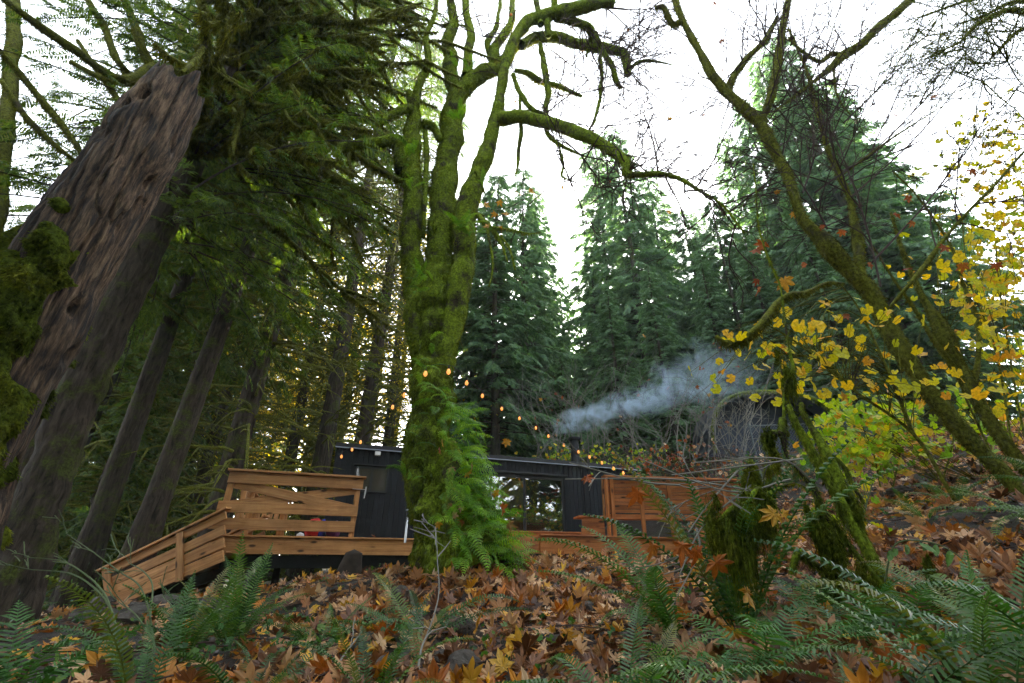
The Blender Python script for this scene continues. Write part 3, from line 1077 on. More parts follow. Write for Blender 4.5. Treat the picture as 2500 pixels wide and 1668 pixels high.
def blades(mb, V, dirs, dens, length, droop=0.7, width=0.25, upbias=0.0, mask=None):
    """short moss blades over a tube surface (V rings x n x 3)"""
    m, n, _ = V.shape
    e1 = np.linalg.norm(np.diff(V, axis=0), axis=-1)
    e2 = np.linalg.norm(np.roll(V, -1, axis=1) - V, axis=-1)[:-1]
    area = e1 * e2
    if mask is not None:
        area = area * mask[:-1, None]
    tot = area.sum()
    K = int(tot * dens)
    if K < 1:
        return
    pr = (area / tot).ravel()
    c = RNG.choice(len(pr), K, p=pr)
    i, j = c // n, c % n
    u, v = RNG.random((K, 1)), RNG.random((K, 1))
    j2 = (j + 1) % n
    P = (V[i, j] * (1 - u) + V[i + 1, j] * u) * (1 - v) + (V[i, j2] * (1 - u) + V[i + 1, j2] * u) * v
    Nn = nrm(dirs[i, j] * (1 - v) + dirs[i, j2] * v)
    d = nrm(Nn * (0.9 - 0.4 * droop) + np.array([0, 0, -droop]) + RNG.normal(0, 0.35, (K, 3)) + np.array([0, 0, upbias]))
    L = (length * (0.5 + RNG.random((K, 1)) ** 1.5))
    s = nrm(np.cross(d, RNG.normal(0, 1, (K, 3)))) * L * width * 0.5
    q = np.stack([P - s - Nn * 0.004, P + s - Nn * 0.004, P + d * L + np.array([0, 0, -0.25]) * L * droop], 1)
    mb.add(q.reshape(-1, 3), np.arange(K * 3).reshape(-1, 3))


def limb(bark, moss, pts, dens=2600, blen=0.03, droop=0.7, m=6, n=9, wob=0.25, bump=0.18, seed=0, thick=1.0):
    """one gnarled limb through photograph points (px, py, D, width in px); returns centre line"""
    P = np.array([at(a, b, c) for a, b, c, w in pts])
    R = np.array([0.5 * w * zc(a, b, c) / FPX * math.cos(math.atan((a - 1250) / FPX)) for a, b, c, w in pts]) * thick
    C = catmull(np.hstack([P, R[:, None]]), m)
    Pc, Rc = C[:, :3].copy(), np.maximum(C[:, 3], 0.004)
    w_ = np.stack([vnoise(Pc * 2.1 + k * 9.1, seed + k) for k in range(3)], -1)
    k_ = np.ones(len(Pc))
    k_[0] = 0
    Pc += w_ * (Rc * wob * k_)[:, None]
    V, d = tube(bark, Pc, Rc, n, bump, 4.0, seed)
    if moss is not None:
        blades(moss, V, d, dens, blen, droop)
    return Pc, Rc


def twig_tree(mb, p, d, L, r, depth, spread=0.6, droop=0.0, tips=None, seg=4, kids=(2, 4)):
    d = nrm(d)
    pts = [np.array(p, float)]
    dd = d.copy()
    for k in range(seg):
        dd = nrm(dd + RNG.normal(0, 0.13, 3) + np.array([0, 0, -droop]))
        pts.append(pts[-1] + dd * L / seg)
    P = np.array(pts)
    R = np.linspace(r, max(r * 0.5, 0.003), len(P))
    tube(mb, P, R, 3 if r < 0.006 else 4, cap=False)
    if tips is not None:
        tips.append((P[-1], dd))
        if depth <= 1:
            tips.append((P[len(P) // 2], dd))
    if depth > 0:
        for _ in range(RNG.integers(*kids)):
            t = RNG.uniform(0.3, 1.0)
            k = min(int(t * seg), seg - 1)
            q = P[k] * (1 - (t * seg - k)) + P[k + 1] * (t * seg - k)
            nd = nrm(dd + RNG.normal(0, spread, 3))
            twig_tree(mb, q, nd, L * RNG.uniform(0.45, 0.75), max(r * 0.6, 0.0035), depth - 1, spread, droop, tips, max(2, seg - 1), kids)


def frond_mesh(seed, pairs=30, width=0.12, arch=0.5, droop=0.12, mat=None, name="frond", twist=0.0):
    """fern frond, length 1 along +Y, arching over; pinnae on both sides"""
    r = np.random.default_rng(seed)
    mb = MB()
    t = np.linspace(0, 1, 15)
    ang = arch * (t ** 1.4) * 1.7
    st = np.concatenate([[0], np.cumsum(np.diff(t))])
    y = np.concatenate([[0], np.cumsum(np.cos(ang[:-1]) * np.diff(t))])
    z = np.concatenate([[0], np.cumsum(-np.sin(ang[:-1]) * np.diff(t))])
    x = 0.05 * twist * np.sin(t * 2.2)
    P = np.stack([x, y, z], -1)
    tube(mb, P, np.linspace(0.006, 0.0015, 15), 3, cap=False)
    tv, tq = [], []
    for k in range(pairs):
        u = 0.10 + 0.895 * (k / (pairs - 1))
        f = u * 14
        i = min(int(f), 13)
        b = P[i] * (1 - (f - i)) + P[i + 1] * (f - i)
        T = nrm(P[i + 1] - P[i])
        up = np.array([0, -T[2], T[1]])
        env = math.sin(min(1, (u - 0.02) / 0.32) * math.pi / 2) * (1 - max(0, (u - 0.5) / 0.5) ** 1.7 * 0.93)
        ln = width * env * (0.88 + 0.24 * r.random())
        w = 0.9 / pairs * 0.62 * (1 - 0.25 * u)
        for s in (-1, 1):
            d = nrm(np.array([s, 0, 0]) + T * (0.22 + 0.35 * u + 0.12 * r.normal()) + up * (0.10 - droop * r.random()))
            e = nrm(np.cross(up, d)) * w * 0.5
            a = b + d * ln * 0.5 + up * 0.012
            c = b + d * ln - up * ln * (0.10 + 0.25 * r.random()) + T * ln * 0.12
            n0 = len(tv)
            tv += [b - e * 0.7, b + e * 0.9, a + e, a - e * 0.9, c]
            tq += [(n0, n0 + 1, n0 + 2), (n0, n0 + 2, n0 + 3), (n0 + 3, n0 + 2, n0 + 4)]
    mb.add(tv, tq)
    return mb.mesh(name, mat)


FR = [frond_mesh(k, 34, 0.105, a, 0.15, M['fern'], "frond", tw) for k, (a, tw) in enumerate([(0.25, 0.5), (0.55, -0.8), (0.85, 0.6), (1.15, -0.4), (0.45, 1.0), (0.7, -1.0)])]
FL = [frond_mesh(30 + k, 16, 0.17, a, 0.2, M['licorice'], "fern_frond", tw) for k, (a, tw) in enumerate([(0.5, 0.5), (0.8, -0.8), (1.1, 0.6), (0.7, -0.4)])]
M['fern_lady'] = leaf_mat('lady_fern', [(0, (0.035, 0.12, 0.03)), (1, (0.08, 0.19, 0.035))], 0.45, 0.35, (1.2, 1.35, 0.4), 0.4, "object")
FB = [frond_mesh(50 + k, 22, 0.20, a, 0.25, M['fern_lady'], "frond", tw) for k, (a, tw) in enumerate([(0.45, 0.5), (0.7, -0.8), (0.9, 0.6)])]


def frond_matrix(base, az, elev, L, roll=0.0, wscale=1.0):
    """local Y leaves the base at elevation elev towards azimuth az"""
    f = np.array([math.cos(az) * math.cos(elev), math.sin(az) * math.cos(elev), math.sin(elev)])
    side = np.array([-math.sin(az), math.cos(az), 0])
    up = np.cross(-side, f) * -1
    up = np.cross(f, -side) if np.dot(np.cross(f, -side), [0, 0, 1]) > 0 else np.cross(f, side)
    x = np.cross(f, up)
    x, up = x * math.cos(roll) + up * math.sin(roll), up * math.cos(roll) - x * math.sin(roll)
    Mx = np.eye(4)
    Mx[:3, 0], Mx[:3, 1], Mx[:3, 2], Mx[:3, 3] = x * L * wscale, f * L, up * L, base
    return mmat(Mx)


def fern(base, n, L, label, group, elev=(0.5, 1.25), az=(0, 6.283), bank=FR, name="sword_fern", flat=1.0, explicit=None):
    t = thing(name, base, label, "fern", group)
    for k in range(n):
        a = az[0] + (az[1] - az[0]) * (k + RNG.uniform(0.1, 0.9)) / n
        e = RNG.uniform(*elev)
        b = np.asarray(base) + np.array([math.cos(a), math.sin(a), 0]) * 0.03
        put(bank[RNG.integers(0, len(bank))], "frond", t, frond_matrix(b, a, e, L * RNG.uniform(0.65, 1.12), RNG.normal(0, 0.35), RNG.uniform(0.8, 1.15)))
    for (ox, oy, oz, e_px) in (explicit or []):
        pass
    return t


def leaf_mesh(kind, seed, mat, name="leaf", curl=0.25):
    """kinds: maple (deep lobes), round (lobed disc), lance"""
    r = np.random.default_rng(seed)
    if kind == "maple":
        tips = [(-150, 0.42), (-95, 0.72), (-48, 0.93), (0, 1.05), (48, 0.93), (95, 0.72), (150, 0.42)]
        pr = []
        for k, (a, l) in enumerate(tips):
            pr += [(a - 17, l * 0.66), (a - 8, l * 0.80), (a, l * (0.92 + 0.16 * r.random())), (a + 8, l * 0.80), (a + 17, l * 0.66)]
            if k < len(tips) - 1:
                pr.append(((a + tips[k + 1][0]) / 2, 0.42 + 0.06 * r.random()))
        pts = [(0.0, -0.02)] + [(l * math.sin(math.radians(a)), l * math.cos(math.radians(a))) for a, l in pr]
        off = 0.35
    elif kind == "round":
        pr = []
        for k in range(13):
            a = -162 + 324 * k / 12
            pr.append((a, (0.62 if k % 2 else 0.50) * (1 + 0.12 * r.random())))
        pts = [(0, 0)] + [(l * math.sin(math.radians(a)), l * math.cos(math.radians(a))) for a, l in pr]
        off = 0.3
    else:
        pts = [(0, 0.35)] + [(0.0, -0.05), (0.13, 0.15), (0.20, 0.4), (0.15, 0.72), (0, 1.0), (-0.15, 0.72), (-0.20, 0.4), (-0.13, 0.15), (0.0, -0.05)]
        off = 0
    P = np.array(pts)
    P = np.column_stack([P[:, 0] * 0.5, P[:, 1] * 0.5 + off * 0.5, np.zeros(len(P))])
    rad = np.linalg.norm(P[:, :2], axis=1)
    c1, c2 = r.normal(0, curl), r.normal(0, curl)
    P[:, 2] = c1 * P[:, 0] ** 2 * 3 + c2 * P[:, 1] ** 2 * 1.5 + r.normal(0, curl * 0.07, len(P)) * (rad > 0.15) + curl * 0.35 * np.abs(P[:, 0])
    n = len(P)
    Tt = np.array([(0, k, k + 1) for k in range(1, n - 1)])
    return P, Tt[:, ::-1]


def leaf_bank(kind, seeds, mat, curl=0.25, name="leaf"):
    out = []
    for s in seeds:
        v, t = leaf_mesh(kind, s, mat, curl=curl)
        out.append(MB().add(v, t).mesh(name, mat))
    return out


def cloud_leaves(mb, pos, size, kind, seeds=(1, 2, 3), up=None, tilt=0.8, curl=0.3):
    idx = RNG.integers(0, len(seeds), len(pos))
    for k, s in enumerate(seeds):
        m_ = idx == k
        if m_.any():
            v, t = leaf_mesh(kind, s, None, curl=curl)
            K = int(m_.sum())
            u = nrm((up[m_] if up is not None else np.array([0, 0, 1.0])) + RNG.normal(0, tilt, (K, 3)))
            f = RNG.normal(0, 1, (K, 3))
            vv, tt = scatter(v, t, mats_from(pos[m_], f, u, size[m_]))
            mb.add(vv, tt)


# ------------------------------------------------------------------ conifers
def conifer_meshes(seed, H, r0, z0, Lmax, nb, droop=0.35, spray=(0.5, 0.9), per=14, mat=None, dead=0, dead_z=(1, 9), dead_len=2.2, temps=SPRAYS, taper=0.8, deadmat=None, bark=None, mossy=False):
    """returns meshes (trunk, limbs, crown) of one conifer standing at the origin"""
    global RNG
    keep = RNG
    RNG = np.random.default_rng(seed)
    tr, lb, cr = MB(), MB(), MB()
    z = np.linspace(-0.6, H, 26)
    P = np.stack([0.10 * np.sin(z * 0.23 + seed), 0.10 * np.cos(z * 0.19 + seed * 2), z], -1)
    R = r0 * (1 - np.clip(z, 0, H) / H) ** 1.05 + 0.012
    R[:2] *= 1.25
    tube(tr, P, R, 14, 0.10, 3.0, seed)
    pos, fwd, upv, siz = [], [], [], []
    for k in range(nb):
        h = (k + RNG.random()) / nb
        zb = z0 + (H - z0) * h ** 0.95
        az = RNG.uniform(0, 2 * np.pi)
        L = Lmax * (1 - (zb - z0) / (H - z0) * 0.97) ** taper * RNG.uniform(0.6, 1.15) + 0.25
        if zb < z0 + (H - z0) * 0.15:
            L *= RNG.uniform(0.5, 1.0)
        out = np.array([math.cos(az), math.sin(az), 0])
        t = np.linspace(0, 1, 7)
        pitch = RNG.uniform(-0.15, 0.25)
        C = out[None] * (t * L)[:, None] + np.stack([0 * t, 0 * t, zb + L * (pitch * t - droop * t ** 2 * RNG.uniform(0.7, 1.4) + 0.08 * t ** 4)], -1)
        C[:, :2] += P[min(25, int((zb + 0.6) / (H + 0.6) * 25)), :2]
        rb = 0.012 + 0.012 * L
        tube(lb, C, np.linspace(rb, 0.004, 7), 4, cap=False)
        ns = max(3, int(per * L / Lmax * RNG.uniform(0.8, 1.2)))
        u = RNG.uniform(0.14, 1.0, ns) ** 0.8
        u[0] = 1.0
        f = u * 6
        i = np.minimum(f.astype(int), 5)
        p = C[i] * (1 - (f - i))[:, None] + C[i + 1] * (f - i)[:, None]
        T = nrm(C[i + 1] - C[i])
        side = np.cross(T, [0, 0, 1.0])
        sg = RNG.choice([-1, 1], ns) * RNG.uniform(0.3, 1.3, ns)
        sg[0] = 0
        d = nrm(T + side * sg[:, None] + np.array([0, 0, -0.35]) * RNG.uniform(0.2, 1.6, ns)[:, None])
        pos.append(p)
        fwd.append(d)
        upv.append(nrm(np.array([0, 0, 1.0]) + RNG.normal(0, 0.35, (ns, 3))))
        siz.append(RNG.uniform(*spray, ns) * (0.55 + 0.45 * L / Lmax))
    if pos:
        add_sprays(cr, np.concatenate(pos), np.concatenate(fwd), np.concatenate(upv), np.concatenate(siz), temps)
    for k in range(dead):
        zb = RNG.uniform(*dead_z)
        az = RNG.uniform(0, 2 * np.pi)
        L = dead_len * RNG.uniform(0.35, 1.2)
        out = np.array([math.cos(az), math.sin(az), 0])
        t = np.linspace(0, 1, 6)
        dr = RNG.uniform(0.1, 0.6)
        C = out[None] * (t * L)[:, None] + np.stack([0 * t, 0 * t, zb + L * (0.15 * t - dr * t ** 1.7)], -1) + RNG.normal(0, 0.03, (6, 3)) * t[:, None]
        r_ = (0.014 + 0.013 * L) * (1.5 if mossy else 1)
        V, dd = tube(lb, C, np.linspace(r_, 0.006, 6), 5, 0.3, 9, k)
        if mossy:
            blades(lb, V, dd, 1500, 0.05, 1.0, 0.3)
        for _ in range(RNG.integers(2, 6)):
            q = RNG.uniform(0.25, 0.95) * 5
            i = min(int(q), 4)
            b0_ = C[i] * (1 - (q - i)) + C[i + 1] * (q - i)
            d2 = nrm(out + RNG.normal(0, 0.6, 3) + [0, 0, -0.5])
            l2 = L * RNG.uniform(0.15, 0.4)
            tt = np.linspace(0, 1, 4)[:, None]
            C2 = b0_ + d2 * tt * l2 + np.array([0, 0, -0.25 * l2]) * tt ** 2
            tube(lb, C2, np.linspace(r_ * 0.5, 0.004, 4), 3, cap=False)
    RNG = keep
    bark = bark or M['bark']
    return (tr.mesh("trunk", bark, True), lb.mesh("branches", deadmat or M['bark'], False), cr.mesh("crown", mat or M['needle']) if cr.n else None)


CON = {
    # dense cedars and firs of the bank behind the cabin
    'cedar1': conifer_meshes(101, 30, 0.36, 1.0, 4.4, 380, 0.42, (0.6, 1.15), 27, M['needle_cedar']),
    'cedar2': conifer_meshes(102, 26, 0.32, 0.6, 4.0, 350, 0.34, (0.6, 1.1), 27, M['needle_cedar']),
    'fir1': conifer_meshes(103, 33, 0.40, 1.5, 4.2, 400, 0.26, (0.55, 1.05), 27, M['needle_cedar']),
    # mossy spruces and hemlocks on the shady side
    'spruce1': conifer_meshes(111, 38, 0.36, 7.0, 4.4, 230, 0.34, (0.4, 0.85), 22, M['needle'], 190, (1.0, 18), 3.2, SPRAYS_THIN, deadmat=M['bark_moss_dark']),
    'spruce2': conifer_meshes(112, 35, 0.28, 6.0, 4.0, 220, 0.42, (0.4, 0.85), 20, M['needle'], 190, (0.6, 16), 2.8, SPRAYS_THIN, deadmat=M['bark_moss_dark']),
    'spruce_bare': conifer_meshes(114, 38, 0.30, 17.0, 4.0, 130, 0.36, (0.4, 0.85), 18, M['needle'], 250, (1.0, 21), 3.0, SPRAYS_THIN, deadmat=M['bark_moss_dark']),
    'canopy': conifer_meshes(115, 34, 0.26, 7.5, 4.2, 230, 0.38, (0.4, 0.8), 22, M['needle'], 40, (9, 18), 2.4, SPRAYS_THIN, deadmat=M['bark_moss_dark']),
    'hemlock': conifer_meshes(113, 20, 0.18, 1.0, 3.4, 170, 0.38, (0.4, 0.8), 20, M['needle'], 60, (0.5, 6), 1.8, SPRAYS, deadmat=M['bark_moss_dark']),
}
print("conifer meshes", time.time() - T0)


def plant(kind, name, px, D, label, group, scale=1.0, rot=None, x=None, lean=0.0, leanaz=0.0):
    xx = x if x is not None else at(px, 1390, D)[0]
    base = gp(xx, D, -0.1)
    t = thing(name, base, label, "tree", group)
    Mx = Matrix.Translation(Vector(base)) @ Matrix.Rotation(leanaz, 4, 'Z') @ Matrix.Rotation(lean, 4, 'Y') @ Matrix.Rotation(RNG.uniform(0, 6.28) if rot is None else rot, 4, 'Z') @ Matrix.Scale(scale, 4)
    for me, nm in zip(CON[kind], ("trunk", "branches", "crown")):
        if me is not None:
            put(me, nm, t, Mx)
    return t


# bank of hazy conifers behind the cabin, centre and right (px is the column of the trunk foot)
bank = [
    ('cedar1', 1290, 24, 0.80, "hazy conifer whose tip stands just left of the stove pipe"), ('fir1', 1335, 31, 0.86, "tall hazy fir rising straight behind the stove pipe"),
    ('cedar2', 1200, 21, 0.82, "dark-boughed cedar directly right of the maple trunk"), ('cedar2', 1515, 29, 0.72, "shorter hazy conifer in the notch of white sky"),
    ('fir1', 1560, 30, 0.98, "hazy fir on the right edge of the white sky notch"), ('cedar1', 1650, 27, 0.98, "broad tall cedar right of the white sky notch"),
    ('cedar1', 1750, 30, 0.90, "hazy cedar rising above the end of the smoke plume"), ('cedar2', 1850, 26, 0.72, "hazy cedar rising behind the left end of the tarp shelter"),
    ('cedar2', 1960, 24, 0.70, "hazy cedar rising behind the middle of the tarp shelter"), ('fir1', 2080, 25, 0.76, "hazy fir rising behind the right end of the tarp shelter"),
    ('cedar1', 2200, 22, 0.84, "tall cedar seen between the forks of the leaning maple"), ('fir1', 2330, 22, 0.92, "tall fir behind the yellow vine maple, tip against blue sky"),
    ('cedar1', 2440, 19, 0.95, "big cedar behind the yellow vine maple near the right edge"), ('cedar2', 2560, 20, 0.95, "cedar half cut off by the right edge of the picture"),
    ('cedar1', 1408, 40, 0.78, "far conifer whose tip closes the bottom of the sky notch"), ('cedar2', 1438, 33, 0.36, "small hazy conifer at the foot of the sky notch"), ('cedar1', 1455, 41, 0.42, "far small conifer just right of the notch foot"), ('cedar2', 1395, 22, 0.30, "small conifer standing in the smoke beside the stove pipe"), ('cedar2', 1700, 21, 0.44, "small conifer behind the top of the smoke plume"),
    ('cedar2', 2050, 19, 0.46, "small cedar just right of the tarp shelter"), ('cedar1', 2250, 17, 0.42, "small cedar above the lime vine maple"),
    ('cedar2', 1560, 20, 0.40, "small conifer behind the middle of the smoke plume"), ('cedar1', 1880, 21, 0.40, "small cedar just behind the tarp shelter roof"),
    ('fir1', 1330, 42, 1.0, "far hazy fir showing between the stove pipe firs"), ('cedar1', 1620, 44, 1.05, "far hazy cedar showing behind the broad tall cedar"),
    ('fir1', 1900, 42, 0.95, "far hazy fir showing above the tarp shelter"), ('cedar1', 2150, 38, 1.0, "far hazy cedar behind the leaning maple's right fork"),
    ('fir1', 2400, 38, 1.1, "far fir in the blue sky corner above the yellow leaves"), ('cedar1', 1530, 45, 0.80, "farthest hazy cedar at the bottom of the white sky notch"),
    ('cedar2', 1770, 40, 1.0, "far hazy cedar between the broad cedar and the shelter trees"), ('cedar2', 1130, 23, 0.78, "cedar hidden mostly behind the maple's right stem"),
]
for px_, D_, s_ in ((1250, 52, 1.0), (1370, 55, 0.85), (1520, 52, 0.9), (1600, 58, 1.0), (1700, 54, 1.0), (1820, 52, 0.95), (1980, 50, 1.0), (2080, 54, 1.0), (2250, 50, 1.1), (2420, 48, 1.1), (1160, 46, 1.0), (1490, 36, 0.5), (1560, 38, 0.6), (1330, 34, 0.6)):
    bank.append((('cedar1', 'fir1', 'cedar2')[int(px_) % 3], px_, D_, s_, "far hazy conifer filling the back of the bank behind the cabin"))
for k_, px_, D_, s_, lb_ in bank:
    plant(k_, "bank_conifer", px_, D_, lb_, "conifers behind the cabin", s_)

# shady conifers left of the maple; these trunks can be told apart
LEFT = [
    ('spruce_bare', 512, 12.0, 1.0, "grey conifer trunk rising just behind the corner of the ramp railing"),
    ('spruce_bare', 725, 16.0, 1.1, "mossy conifer trunk standing behind the crossed boards of the railing"),
    ('spruce_bare', 842, 19.0, 1.15, "dark conifer trunk rising behind the cabin's near corner"),
    ('spruce_bare', 645, 20.0, 0.95, "thin conifer trunk between the two thicker trunks behind the railing"),
    ('spruce2', 330, 14.0, 0.95, "dark leaning conifer trunk in the gloom above the ramp foot"),
    ('spruce_bare', 420, 18.0, 0.9, "slim conifer trunk in the gloom above the middle of the ramp"),
    ('spruce_bare', 905, 23.0, 1.0, "conifer with bare mossy branches close against the maple"),
    ('spruce1', 60, 13.0, 1.0, "conifer half hidden behind the dead snag"),
    ('canopy', -40, 8.5, 0.9, "conifer at the very left edge with boughs over the snag"),
    ('canopy', 340, 9.0, 0.85, "conifer right behind the snag's broken top"),
    ('canopy', 190, 10.0, 0.9, "conifer whose green boughs fill the sky above the snag"),
]
for k_, px_, D_, s_, lb_ in LEFT:
    plant(k_, "mossy_conifer", px_, D_, lb_, "mossy conifers left of the maple", s_)
FILL = [('hemlock', 450, 24, 1.1), ('hemlock', 300, 19, 1.0), ('hemlock', 60, 15, 1.0), ('spruce1', 480, 26, 1.0),
        ('hemlock', 390, 21, 1.0), ('hemlock', 200, 17, 1.0), ('hemlock', 90, 22, 1.2), ('hemlock', 280, 26, 1.2), ('spruce1', 600, 32, 1.0), 
        ('spruce1', 380, 34, 1.0), ('spruce1', 140, 30, 1.0), ('spruce1', -150, 18, 1.0), ('hemlock', 170, 12, 0.5), ('hemlock', 310, 15, 0.45), ('spruce2', 240, 22, 1.1)]
ORD = ('leftmost', 'second', 'third', 'fourth', 'fifth', 'sixth', 'seventh', 'eighth', 'ninth', 'tenth', 'eleventh', 'twelfth', 'thirteenth', 'fourteenth', 'fifteenth', 'sixteenth', 'seventeenth', 'eighteenth')
FILL.sort(key=lambda f: f[1])
for n_f, (k_, px_, D_, s_) in enumerate(FILL):
    big = "slender young hemlock" if k_ == 'hemlock' else "tall dark spruce"
    where = "behind the snag" if px_ < 120 else ("between the snag and the ramp" if px_ < 330 else ("above the ramp" if px_ < 470 else "behind the deck railing"))
    far = "close in" if D_ < 20 else ("midway back" if D_ < 27 else "far back")
    plant(k_, "shade_conifer", px_, D_, f"{big} {where}, {far}, {ORD[n_f]} from left", "conifers deep in the shade", s_)
print("conifers", time.time() - T0)
#PART3
# ------------------------------------------------------------------ the big mossy maple
mp_base = gp(-0.75, 6.55)
maple = thing("big_leaf_maple", mp_base, "huge three-stemmed maple wrapped in green moss and ferns in front of the cabin", "tree")
bk_, ms_ = MB(), MB()
D0 = 6.5
# bole and swollen foot
limb(bk_, ms_, [(1108, 1400, 6.5, 235), (1088, 1300, 6.5, 200), (1070, 1200, 6.5, 140), (1056, 1100, 6.5, 116), (1054, 1000, 6.5, 110), (1057, 900, 6.5, 114), (1060, 800, 6.5, 108), (1064, 700, 6.5, 90), (1066, 640, 6.5, 60)], 7000, 0.04, 0.9, 16, 44, 0.12, 0.38, 1, 0.88)
limb(bk_, ms_, [(1180, 1395, 6.3, 150), (1150, 1300, 6.35, 165), (1110, 1190, 6.45, 120), (1080, 1090, 6.5, 70)], 4200, 0.035, 0.8, 7, 16, 0.1, 0.25, 2)
limb(bk_, ms_, [(1040, 1260, 6.4, 70), (1018, 1180, 6.4, 60), (1012, 1090, 6.45, 55), (1020, 1010, 6.5, 40)], 5200, 0.05, 1.0, 6, 12, 0.1, 0.3, 3)
# left stem
limb(bk_, ms_, [(1046, 960, 6.5, 60), (1028, 860, 6.5, 62), (1017, 760, 6.45, 60), (1010, 670, 6.4, 58), (1007, 583, 6.35, 54), (1007, 468, 6.3, 50), (1001, 391, 6.3, 46), (1006, 334, 6.25, 44), (1014, 296, 6.25, 36), (1010, 257, 6.2, 26), (998, 225, 6.2, 16)], 6500, 0.035, 0.8, 12, 28, 0.25, 0.36, 4, 0.9)
limb(bk_, ms_, [(984, 420, 6.3, 40), (968, 352, 6.2, 32), (930, 347, 6.0, 26), (880, 352, 5.8, 23), (838, 357, 5.7, 20), (820, 378, 5.6, 14)], 5200, 0.045, 1.0, 6, 11, 0.3, 0.25, 5)
limb(bk_, ms_, [(1010, 262, 6.2, 22), (980, 268, 6.0, 20), (950, 285, 5.9, 16), (930, 300, 5.8, 9)], 4500, 0.045, 1.0, 6, 9, 0.4, 0.25, 6)
limb(bk_, ms_, [(1032, 300, 6.3, 22), (1060, 310, 6.4, 20), (1076, 345, 6.5, 18)], 4500, 0.04, 0.9, 6, 9, 0.3, 0.25, 7)
limb(bk_, ms_, [(1010, 262, 6.2, 22), (1026, 205, 6.2, 18), (1046, 150, 6.2, 15), (1040, 90, 6.2, 12), (1062, 30, 6.2, 9), (1070, -40, 6.2, 7)], 4500, 0.04, 0.9, 6, 9, 0.4, 0.25, 17)
limb(bk_, ms_, [(1034, 300, 6.4, 10), (1040, 380, 6.45, 13), (1036, 470, 6.5, 13), (1032, 580, 6.5, 12)], 3000, 0.03, 0.8, 6, 8, 0.4, 0.25, 8)
# middle stem
limb(bk_, ms_, [(1060, 860, 6.5, 84), (1066, 760, 6.5, 82), (1072, 660, 6.55, 76), (1076, 583, 6.6, 74), (1080, 545, 6.6, 70), (1090, 430, 6.65, 64), (1101, 334, 6.7, 60), (1109, 277, 6.7, 58), (1120, 232, 6.75, 50), (1146, 205, 6.8, 42), (1180, 179, 6.9, 38), (1211, 168, 7.0, 36), (1238, 140, 7.05, 30), (1262, 108, 7.1, 22)], 6500, 0.035, 0.8, 12, 28, 0.25, 0.36, 9, 0.9)
limb(bk_, ms_, [(1114, 232, 6.8, 40), (1104, 180, 6.9, 34), (1098, 130, 7.0, 30), (1094, 96, 7.0, 26), (1110, 60, 7.1, 22), (1102, 20, 7.2, 18), (1096, -40, 7.2, 14)], 5000, 0.04, 0.8, 6, 10, 0.4, 0.3, 10)
limb(bk_, ms_, [(1138, 188, 6.8, 26), (1142, 150, 6.9, 22), (1148, 90, 7.0, 19), (1138, 30, 7.1, 17), (1130, -60, 7.2, 14)], 4000, 0.035, 0.8, 6, 9, 0.3, 0.2, 11)
limb(bk_, ms_, [(1216, 165, 7.0, 26), (1206, 120, 7.0, 20), (1232, 85, 7.1, 18), (1248, 50, 7.2, 15), (1252, 0, 7.3, 12), (1256, -60, 7.4, 9)], 4000, 0.04, 0.8, 6, 9, 0.3, 0.25, 12)
# right stem
limb(bk_, ms_, [(1072, 930, 6.48, 60), (1098, 800, 6.45, 66), (1120, 700, 6.4, 60), (1132, 621, 6.4, 58), (1137, 545, 6.35, 54), (1150, 487, 6.3, 52), (1166, 430, 6.3, 44), (1192, 353, 6.25, 36), (1213, 277, 6.2, 28), (1224, 219, 6.2, 26), (1240, 141, 6.2, 25), (1266, 84, 6.2, 27), (1290, 52, 6.15, 32), (1330, 40, 6.1, 33), (1400, 26, 6.0, 32), (1450, 10, 5.9, 30), (1498, 4, 5.8, 22)], 4500, 0.03, 0.7, 12, 24, 0.22, 0.34, 13, 0.95)
LA, _ = limb(bk_, ms_, [(1222, 290, 6.2, 36), (1281, 288, 6.0, 30), (1362, 306, 5.8, 30), (1444, 336, 5.6, 28), (1498, 369, 5.45, 25), (1528, 400, 5.35, 26), (1532, 424, 5.3, 22), (1560, 426, 5.2, 15), (1606, 424, 5.1, 14), (1654, 434, 5.0, 11), (1708, 466, 4.9, 8), (1762, 499, 4.8, 6), (1817, 569, 4.7, 4)], 4200, 0.028, 0.8, 6, 11, 0.22, 0.22, 14)
LB, _ = limb(bk_, ms_, [(1272, 110, 6.3, 22), (1335, 87, 6.6, 25), (1400, 103, 6.9, 25), (1471, 119, 7.1, 24), (1518, 128, 7.2, 22), (1530, 150, 7.2, 20), (1534, 182, 7.2, 14)], 4200, 0.035, 0.8, 6, 10, 0.3, 0.25, 15)
LC, _ = limb(bk_, ms_, [(1355, 42, 6.1, 22), (1428, 62, 6.4, 18), (1449, 81, 6.5, 17), (1470, 122, 6.6, 14), (1494, 160, 6.7, 12), (1510, 205, 6.8, 8)], 4200, 0.035, 0.8, 6, 9, 0.35, 0.25, 16)
